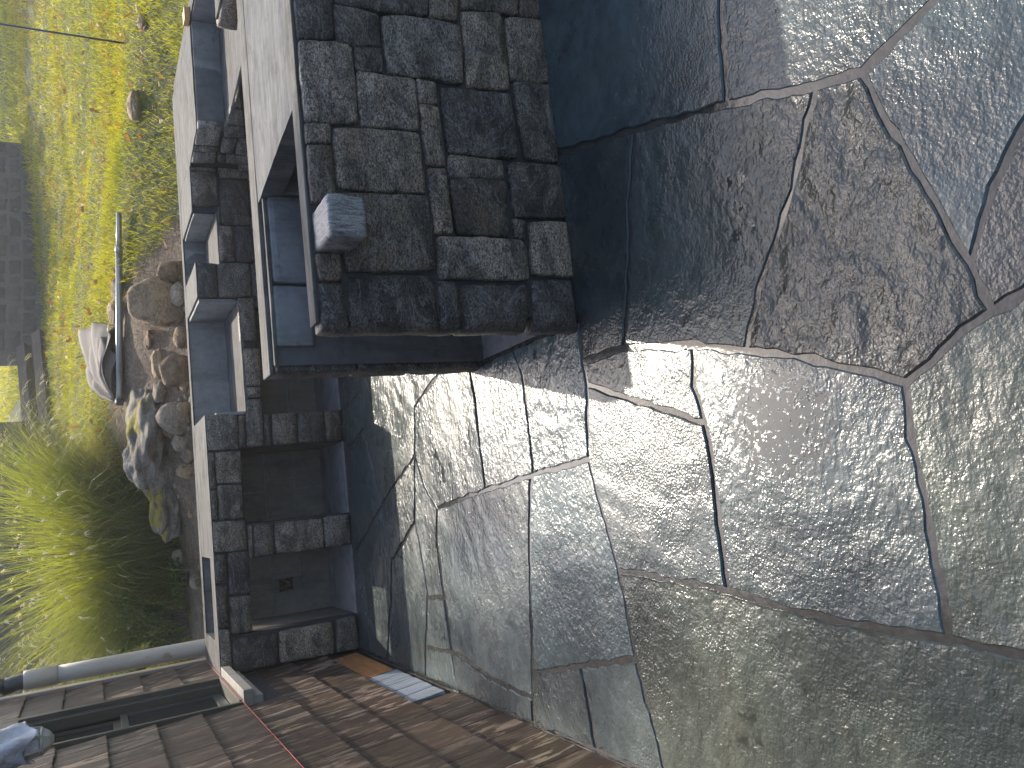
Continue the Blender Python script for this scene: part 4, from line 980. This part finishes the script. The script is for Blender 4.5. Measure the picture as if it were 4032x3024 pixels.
def ribbons(root, dirv, length, width, bend, seg, lift=None, tip=.08, wob=0.0):
    """root Nx3, dirv Nx2 heading, bend: how far the tip falls over; returns verts, faces"""
    N = len(root); t = np.linspace(0, 1, seg + 1)[None, :]
    ang = (math.pi / 2 - lift[:, None]) - bend[:, None] * t ** 1.5
    dl = length[:, None] / seg
    hx = np.concatenate([np.zeros((N, 1)), np.cumsum(np.cos(ang[:, 1:]) * dl, 1)], 1); vz = np.concatenate([np.zeros((N, 1)), np.cumsum(np.sin(ang[:, 1:]) * dl, 1)], 1)
    sd = np.stack([-dirv[:, 1], dirv[:, 0]], 1)
    tw = npr.uniform(-1, 1, N)[:, None] * 1.0
    P = np.zeros((N, seg + 1, 3)); sway = wob * npr.normal(0, 1, (N, 1)) * t ** 2
    P[..., 0] = root[:, None, 0] + dirv[:, None, 0] * hx + sd[:, None, 0] * sway; P[..., 1] = root[:, None, 1] + dirv[:, None, 1] * hx + sd[:, None, 1] * sway; P[..., 2] = root[:, None, 2] + vz
    wd = width[:, None] * (1 - (1 - tip) * t ** 1.3) * .5
    sx = sd[:, None, 0] * np.cos(tw) + dirv[:, None, 0] * np.sin(tw); sy = sd[:, None, 1] * np.cos(tw) + dirv[:, None, 1] * np.sin(tw)
    A = P.copy(); B = P.copy(); A[..., 0] += sx * wd; A[..., 1] += sy * wd; B[..., 0] -= sx * wd; B[..., 1] -= sy * wd
    V = np.stack([A, B], 2).reshape(-1, 3); k = 2 * (seg + 1)
    f = np.array([[2 * i, 2 * i + 1, 2 * i + 3, 2 * i + 2] for i in range(seg)])
    Fc = (np.arange(N)[:, None, None] * k + f[None]).reshape(-1, 4)
    return V, Fc, P
def np_obj(name, V, Fc, mat, parent=None, smooth=True):
    me = bpy.data.meshes.new(name); me.vertices.add(len(V)); me.vertices.foreach_set('co', V.astype(np.float32).ravel())
    k = Fc.shape[1]; me.loops.add(Fc.size); me.loops.foreach_set('vertex_index', Fc.astype(np.int32).ravel())
    me.polygons.add(len(Fc)); me.polygons.foreach_set('loop_start', np.arange(0, Fc.size, k, dtype=np.int32)); me.polygons.foreach_set('loop_total', np.full(len(Fc), k, dtype=np.int32))
    me.polygons.foreach_set('use_smooth', np.ones(len(Fc), bool)); me.update(calc_edges=True); me.materials.append(mat)
    o = bpy.data.objects.new(name, me); COL.objects.link(o)
    if parent is not None: adopt(o, parent)
    return o
def lawn_rim(x, y): return (y - 7.75) + np.maximum(x - 1.6, 0) * 1.9
def lawn(n, box_, lmin, lmax, wd, seg):
    x = npr.uniform(box_[0], box_[1], n); y = npr.uniform(box_[2], box_[3], n)
    nz = np.array([noise.noise(Vector((a * 1.6, b * 1.6, 0))) + .5 * noise.noise(Vector((a * 5, b * 5, 2))) for a, b in zip(x, y)])
    ok = (lawn_rim(x, y) + nz * .9 > .1) & (vd(x, y) > .06); x, y, nz = x[ok], y[ok], nz[ok]
    z = vt(x, y) - .01; N = len(x); an = npr.uniform(0, 2 * math.pi, N)
    ln = npr.uniform(lmin, lmax, N) * (1 + .5 * np.clip(nz, -1, 1))
    V, Fc, _ = ribbons(np.stack([x, y, z], 1), np.stack([np.cos(an), np.sin(an)], 1), ln, npr.uniform(.6, 1.2, N) * wd, npr.uniform(.2, 1.5, N), seg, npr.uniform(.1, .75, N), .1)
    return V, Fc
parts = [lawn(60000, (1.4, 6.2, 3.6, 8.2), .04, .12, .0055, 3), lawn(90000, (-1.8, 7.0, 7.2, 11.5), .04, .09, .007, 2), lawn(75000, (-2, 11, 11, 18), .05, .10, .012, 2), lawn(30000, (3, 20, 15, 30), .10, .20, .035, 2)]
off = 0; VV, FF = [], []
for v, f in parts: VV.append(v); FF.append(f + off); off += len(v)
tag(np_obj('lawn_grass', np.concatenate(VV), np.concatenate(FF), M_GRASS), 'sunlit green lawn grass on the slope', 'grass', kind='stuff')
# fallen leaves
def leaf_litter(n):
    x = npr.uniform(-1.5, 9.5, n); y = npr.uniform(6.2, 16, n); ok = (lawn_rim(x, y) > -.4) & (vd(x, y) > .1); x, y = x[ok], y[ok]; N = len(x)
    z = vt(x, y) + npr.uniform(.03, .085, N); s = npr.uniform(.016, .038, N); an = npr.uniform(0, 6.28, N); ti = npr.normal(0, .5, (N, 2)); cu = npr.uniform(.1, .8, N)
    sh = np.array([(-1.1, 0, 0), (-.5, .42, .3), (0, .26, .1), (.35, .55, .35), (.95, .15, .15), (1.2, 0, 0), (.9, -.2, .15), (.3, -.52, .35), (0, -.26, .1), (-.5, -.40, .3)])
    V = np.zeros((N, 10, 3)); c, q = np.cos(an)[:, None], np.sin(an)[:, None]
    lx = sh[None, :, 0] * s[:, None]; ly = sh[None, :, 1] * s[:, None]
    V[..., 0] = x[:, None] + lx * c - ly * q; V[..., 1] = y[:, None] + lx * q + ly * c
    V[..., 2] = z[:, None] + lx * ti[:, :1] + ly * ti[:, 1:] + sh[None, :, 2] * (s * cu)[:, None]
    Fc = (np.arange(N)[:, None, None] * 10 + np.array([[0, 1, 2, 8], [8, 2, 9, 0], [2, 3, 7, 8], [3, 4, 6, 7]])[None]).reshape(-1, 4)
    Fc = (np.arange(N)[:, None, None] * 10 + np.array([[0, 1, 2, 8], [0, 8, 9, 9][:4], [2, 3, 7, 8], [3, 4, 6, 7], [4, 5, 6, 6]])[None])
    tri = np.array([[0, 1, 2], [0, 2, 8], [0, 8, 9], [2, 3, 7], [2, 7, 8], [3, 4, 6], [3, 6, 7], [4, 5, 6]])
    return V.reshape(-1, 3), (np.arange(N)[:, None, None] * 10 + tri[None]).reshape(-1, 3)
v, f = leaf_litter(1500); tag(np_obj('fallen_leaves', v, f, M_OAK), 'orange brown fallen oak leaves scattered over the lawn', 'leaf litter', kind='stuff')
# ground litter and low weeds on the bank
def bank_weeds(n):
    x = npr.uniform(-1.0, 3.0, n); y = npr.uniform(5.92, 8.2, n)
    nz = np.array([noise.noise(Vector((a * 2.2, b * 2.2, 9))) for a, b in zip(x, y)]); ok = (nz > .12) & (vd(x, y) > .05); x, y = x[ok], y[ok]; N = len(x); an = npr.uniform(0, 6.28, N)
    return ribbons(np.stack([x, y, vt(x, y) - .005], 1), np.stack([np.cos(an), np.sin(an)], 1), npr.uniform(.03, .10, N), npr.uniform(.003, .006, N), npr.uniform(.4, 2, N), 3, npr.uniform(.2, 1.1, N), .1)[:2]
v, f = bank_weeds(9000); tag(np_obj('dry_bank_grass', v, f, M_STRAW), 'dry straw and roots on the soil bank', 'dry grass', kind='stuff')

# dry straw caught in the notch of the back wall
v, f, _ = ribbons(np.stack([npr.uniform(hx0, hx1, 14), npr.uniform(5.84, 5.90, 14), npr.uniform(hz0, hz0 + .02, 14)], 1), np.stack([np.cos(npr.uniform(0, 6.28, 14)), np.sin(npr.uniform(0, 6.28, 14))], 1), npr.uniform(.05, .10, 14), np.full(14, .004), npr.uniform(.3, 2, 14), 5, npr.uniform(.1, 1, 14), .3)
tag(np_obj('straw_tuft', v, f, M_PLUME), 'tuft of dry straw in the small square hole of the left opening', 'straw')
# ornamental grass clump
ob = T(668, 2130); ob.y += .15; ob.z = terr(ob.x, ob.y)
orn = empty('ornamental_grass', ob); tag(orn, 'tall arching ornamental grass clump with pale seed heads beside the house', 'ornamental grass')
def clump(n, r, l0, l1, wd, b0, b1, lf, seg, wob=.05):
    an = npr.uniform(0, 6.28, n); rr = r * np.sqrt(npr.uniform(0, 1, n)); x = ob.x + rr * np.cos(an) * 1.25; y = ob.y + rr * np.sin(an)
    ha = an + npr.normal(0, .5, n); z = vt(x, y) - .02
    return ribbons(np.stack([x, y, z], 1), np.stack([np.cos(ha), np.sin(ha)], 1), npr.uniform(l0, l1, n), npr.uniform(.6, 1.2, n) * wd, npr.uniform(b0, b1, n), seg, np.abs(npr.normal(0, lf, n)), .06, wob)
v, f, P = clump(6200, .52, 1.0, 2.0, .0085, .5, 2.4, .38, 9); np_obj('blades', v, f, M_ORN, orn)
v, f, P = clump(2600, .50, .7, 1.6, .0075, .3, 1.5, .48, 7); np_obj('dry_stems', v, f, M_STRAW, orn)
n_ = 340; an = npr.uniform(0, 6.28, n_); rr = .4 * np.sqrt(npr.uniform(0, 1, n_))
x = ob.x + rr * np.cos(an) * 1.25; y = ob.y + rr * np.sin(an); root = np.stack([x, y, vt(x, y)], 1); hd = np.stack([np.cos(an), np.sin(an)], 1)
v, f, P = ribbons(root, hd, npr.uniform(1.35, 1.95, n_), np.full(n_, .004), npr.uniform(.5, 1.5, n_), 9, npr.uniform(.02, .5, n_), .5, .08); np_obj('flower_stalks', v, f, M_STRAW, orn)
tipd = P[:, -1] - P[:, -2]; hdg = tipd[:, :2] / np.maximum(1e-6, np.linalg.norm(tipd[:, :2], axis=1))[:, None]
lift = np.arctan2(np.linalg.norm(tipd[:, :2], axis=1), tipd[:, 2])
rp_ = np.repeat(P[:, -1], 7, 0) + npr.normal(0, .006, (n_ * 7, 3)); hd2 = np.repeat(hdg, 7, 0); a2 = npr.normal(0, .16, n_ * 7)
hd2 = np.stack([hd2[:, 0] * np.cos(a2) - hd2[:, 1] * np.sin(a2), hd2[:, 0] * np.sin(a2) + hd2[:, 1] * np.cos(a2)], 1)
v, f, _ = ribbons(rp_, hd2, npr.uniform(.04, .11, n_ * 7), np.full(n_ * 7, .0045), npr.uniform(.5, 1.4, n_ * 7), 4, np.repeat(lift, 7) + npr.normal(0, .12, n_ * 7), .3); np_obj('seed_heads', v, f, M_PLUME, orn)

# leafy shrub by the drain pipe
def leaves(c, n, size, mat, name, parent, stems=None, asp=.42):
    """n leaves set along stems given as polylines"""
    P0, D0 = [], []
    r = random.Random(len(name) + n)
    for k in range(n):
        s = r.choice(stems); i = r.randrange(1, len(s)); a, b = Vector(s[i - 1]), Vector(s[i]); q = a + (b - a) * r.random()
        d = (b - a).normalized(); sidev = Vector((r.gauss(0, 1), r.gauss(0, 1), r.gauss(0, .6))); dd = (d * .75 + sidev.normalized() * .8).normalized()
        P0.append(q); D0.append(dd)
    V, Fc = [], []
    for q, d in zip(P0, D0):
        L = size * r.uniform(.6, 1.25); u = d.cross(Vector((r.gauss(0, .4), r.gauss(0, .4), 1))); u.normalize(); nn = d.cross(u); b = len(V)
        for t, wv, h in ((0, 0, 0), (.35, asp * .5, .05), (.7, asp * .4, .06), (1, 0, 0), (.7, -asp * .4, .06), (.35, -asp * .5, .05)): V.append(q + d * (L * t) + u * (L * wv) + nn * (L * h))
        Fc += [(b, b + 1, b + 2, b + 4, b + 5), (b + 2, b + 3, b + 4)]
    return obj(name, V, Fc, mat, parent)
def shrub(c, label, n_st, h, spread, nleaf, size, seed, lean=(0, 0), name='shrub', mat=None):
    r = random.Random(seed); e = empty(name, c); tag(e, label, 'shrub'); st = []
    V = []
    for i in range(n_st):
        a = r.uniform(0, 6.28); p = Vector(c) + Vector((math.cos(a), math.sin(a), 0)) * r.uniform(0, spread * .35); s = [p.copy()]; d = Vector((math.cos(a) * spread + lean[0], math.sin(a) * spread + lean[1], h)) * r.uniform(.55, 1.1)
        for k in range(1, 6):
            t = k / 5; s.append(p + d * t + Vector((r.gauss(0, .015), r.gauss(0, .015), -.05 * h * t * t)))
        st.append(s)
    bmv, bf = [], []
    for s in st:
        o0 = len(bmv)
        for k, q in enumerate(s):
            rad = .006 * (1 - .12 * k)
            for m in range(4): bmv.append(q + Vector((math.cos(m * 1.57) * rad, math.sin(m * 1.57) * rad, 0)))
        for k in range(5):
            for m in range(4): bf.append((o0 + k * 4 + m, o0 + k * 4 + (m + 1) % 4, o0 + k * 4 + 4 + (m + 1) % 4, o0 + k * 4 + 4 + m))
    obj('stems', bmv, bf, M_BARK, e)
    st2 = []
    for s in st: st2.append(s[1:]); st2.append(s[3:])
    leaves(c, nleaf, size, mat or M_SHRUB, 'foliage', e, st2)
sb = T(770, 2440); sb.y += .36; sb.x -= .06; sb.z = terr(sb.x, sb.y)
shrub(sb, 'dark green small-leaved shrub between the drain pipe and the ornamental grass', 52, .60, .32, 4200, .042, 3, (-.04, .06))
wb_ = T(745, 2270); shrub(wb_, 'low bright green weed growing at the counter rim', 12, .17, .15, 170, .045, 5, name='weed')
wb_ = T(700, 2330); shrub(wb_, 'leggy green weed below the shrub', 10, .20, .14, 140, .045, 8, name='weed')

# trees beyond the frame that throw the shade on the far lawn, the patio and the house wall
def tree(base, h, crown_c, crown_r, nclump, per, size, label, seed, tr=.22, zsq=.6):
    r = random.Random(seed); b = Vector(base); e = empty('tree', b); tag(e, label, 'tree', 'trees beyond the frame'); cc = Vector(crown_c)
    tube('trunk', [b - Vector((0, 0, .3)), b + Vector((.1, 0, h * .3)), b + (cc - b) * .62 + Vector((0, 0, h * .05)), cc], [tr * 1.25, tr, tr * .6, tr * .25], M_BARK, e, 14)
    V, Fc = [], []; tips = []
    for i in range(nclump):
        d = Vector((r.gauss(0, 1), r.gauss(0, 1), r.gauss(0, 1))).normalized() * (r.random() ** .45); q = cc + Vector((d.x * crown_r, d.y * crown_r, d.z * crown_r * zsq)); tips.append(q)
        if i % 3 == 0:
            st = b + (cc - b) * r.uniform(.45, .95); tube('limb', [st, st + (q - st) * .5 + Vector((0, 0, .3)), q], [tr * .3, tr * .16, .02], M_BARK, e, 6)
        s = crown_r * r.uniform(.10, .2)
        for k in range(per):
            p = q + Vector((r.gauss(0, s), r.gauss(0, s), r.gauss(0, s * .6))); u = Vector((r.gauss(0, 1), r.gauss(0, 1), r.gauss(0, .6))).normalized(); v = u.cross(Vector((r.gauss(0, 1), r.gauss(0, 1), r.gauss(0, 1)))).normalized(); L = size * r.uniform(.6, 1.3); n0 = len(V)
            V += [p, p + u * L * .5 + v * L * .28, p + u * L, p + u * L * .5 - v * L * .28]; Fc.append((n0, n0 + 1, n0 + 2, n0 + 3))
    obj('crown', V, Fc, M_TREE, e)
tree((12.3, 26.6, terr(12.3, 26.6)), 8, (12.3, 26.6, 11.0), 4.0, 120, 60, .22, 'shade tree on the slope beyond the lawn, right of the view', 1, .30)
tree((6.4, 26.6, terr(6.4, 26.6)), 8, (6.4, 26.6, 11.0), 3.9, 120, 60, .22, 'shade tree on the slope straight beyond the garden wall', 2, .28)
def high_tree():
    r = random.Random(4); b = Vector((-3.3, 15.8, terr(-3.3, 15.8))); e = empty('tree', b); tag(e, 'tall leaning open-crowned tree behind the house', 'tree', 'trees beyond the frame')
    top = Vector((-1.0, 16.2, 11.5)); tube('trunk', [b - Vector((0, 0, .3)), b + Vector((.2, 0, 4)), b + Vector((1.2, .2, 7)), top], [.34, .27, .20, .12], M_BARK, e, 14)
    V, Fc = [], []
    # (ground point its shade falls on, radius, clumps, leaves per clump)
    for gx, gy, rad, nc, per in [(-.62, 2.35, .42, 6, 40), (-.15, 3.1, .28, 3, 30), (-.72, 3.25, .26, 3, 34), (-1.75, 2.6, .55, 9, 44), (-1.7, 1.4, .6, 9, 44), (-1.5, 3.5, .3, 4, 40), (.48, 1.18, .36, 12, 56), (.50, .50, .40, 9, 46), (-.35, .9, .5, 5, 36)]:
        h = r.uniform(12.2, 13.6); c = Vector((gx + .323 * h, gy + 1.125 * h, h))
        tube('limb', [top, (top + c) / 2 + Vector((0, 0, .35)), c], [.09, .06, .025], M_BARK, e, 8)
        for i in range(nc):
            d = Vector((r.gauss(0, 1), r.gauss(0, 1), r.gauss(0, 1))).normalized() * (r.random() ** .5) * rad; q = c + Vector((d.x, d.y, d.z * .35)); s_ = rad * .22
            for k in range(per):
                p = q + Vector((r.gauss(0, s_), r.gauss(0, s_), r.gauss(0, s_ * .6))); u = Vector((r.gauss(0, 1), r.gauss(0, 1), r.gauss(0, .6))).normalized(); v = u.cross(Vector((r.gauss(0, 1), r.gauss(0, 1), r.gauss(0, 1)))).normalized(); L = .15 * r.uniform(.6, 1.3); n0 = len(V)
                V += [p, p + u * L * .5 + v * L * .3, p + u * L, p + u * L * .5 - v * L * .3]; Fc.append((n0, n0 + 1, n0 + 2, n0 + 3))
    obj('crown', V, Fc, M_TREE, e)
high_tree()

# ================================================================== thin scattering volume added to imitate the camera's veiling glare
hz = bpy.data.materials.new('lens_veil_volume'); hz.use_nodes = True; ht = hz.node_tree; ht.nodes.clear()
ho = ht.nodes.new('ShaderNodeOutputMaterial'); hv = ht.nodes.new('ShaderNodeVolumePrincipled'); hv.inputs['Color'].default_value = (.93, .95, 1.0, 1); hv.inputs['Density'].default_value = 0.0026; hv.inputs['Anisotropy'].default_value = 0.6
ht.links.new(hv.outputs[0], ho.inputs['Volume'])
hb = box('lens_veil', -16, 36, -5, 62, -1.2, 18.5, hz, None, 0); tag(hb, 'thin bright volume added to imitate lens veiling glare', kind='stuff')
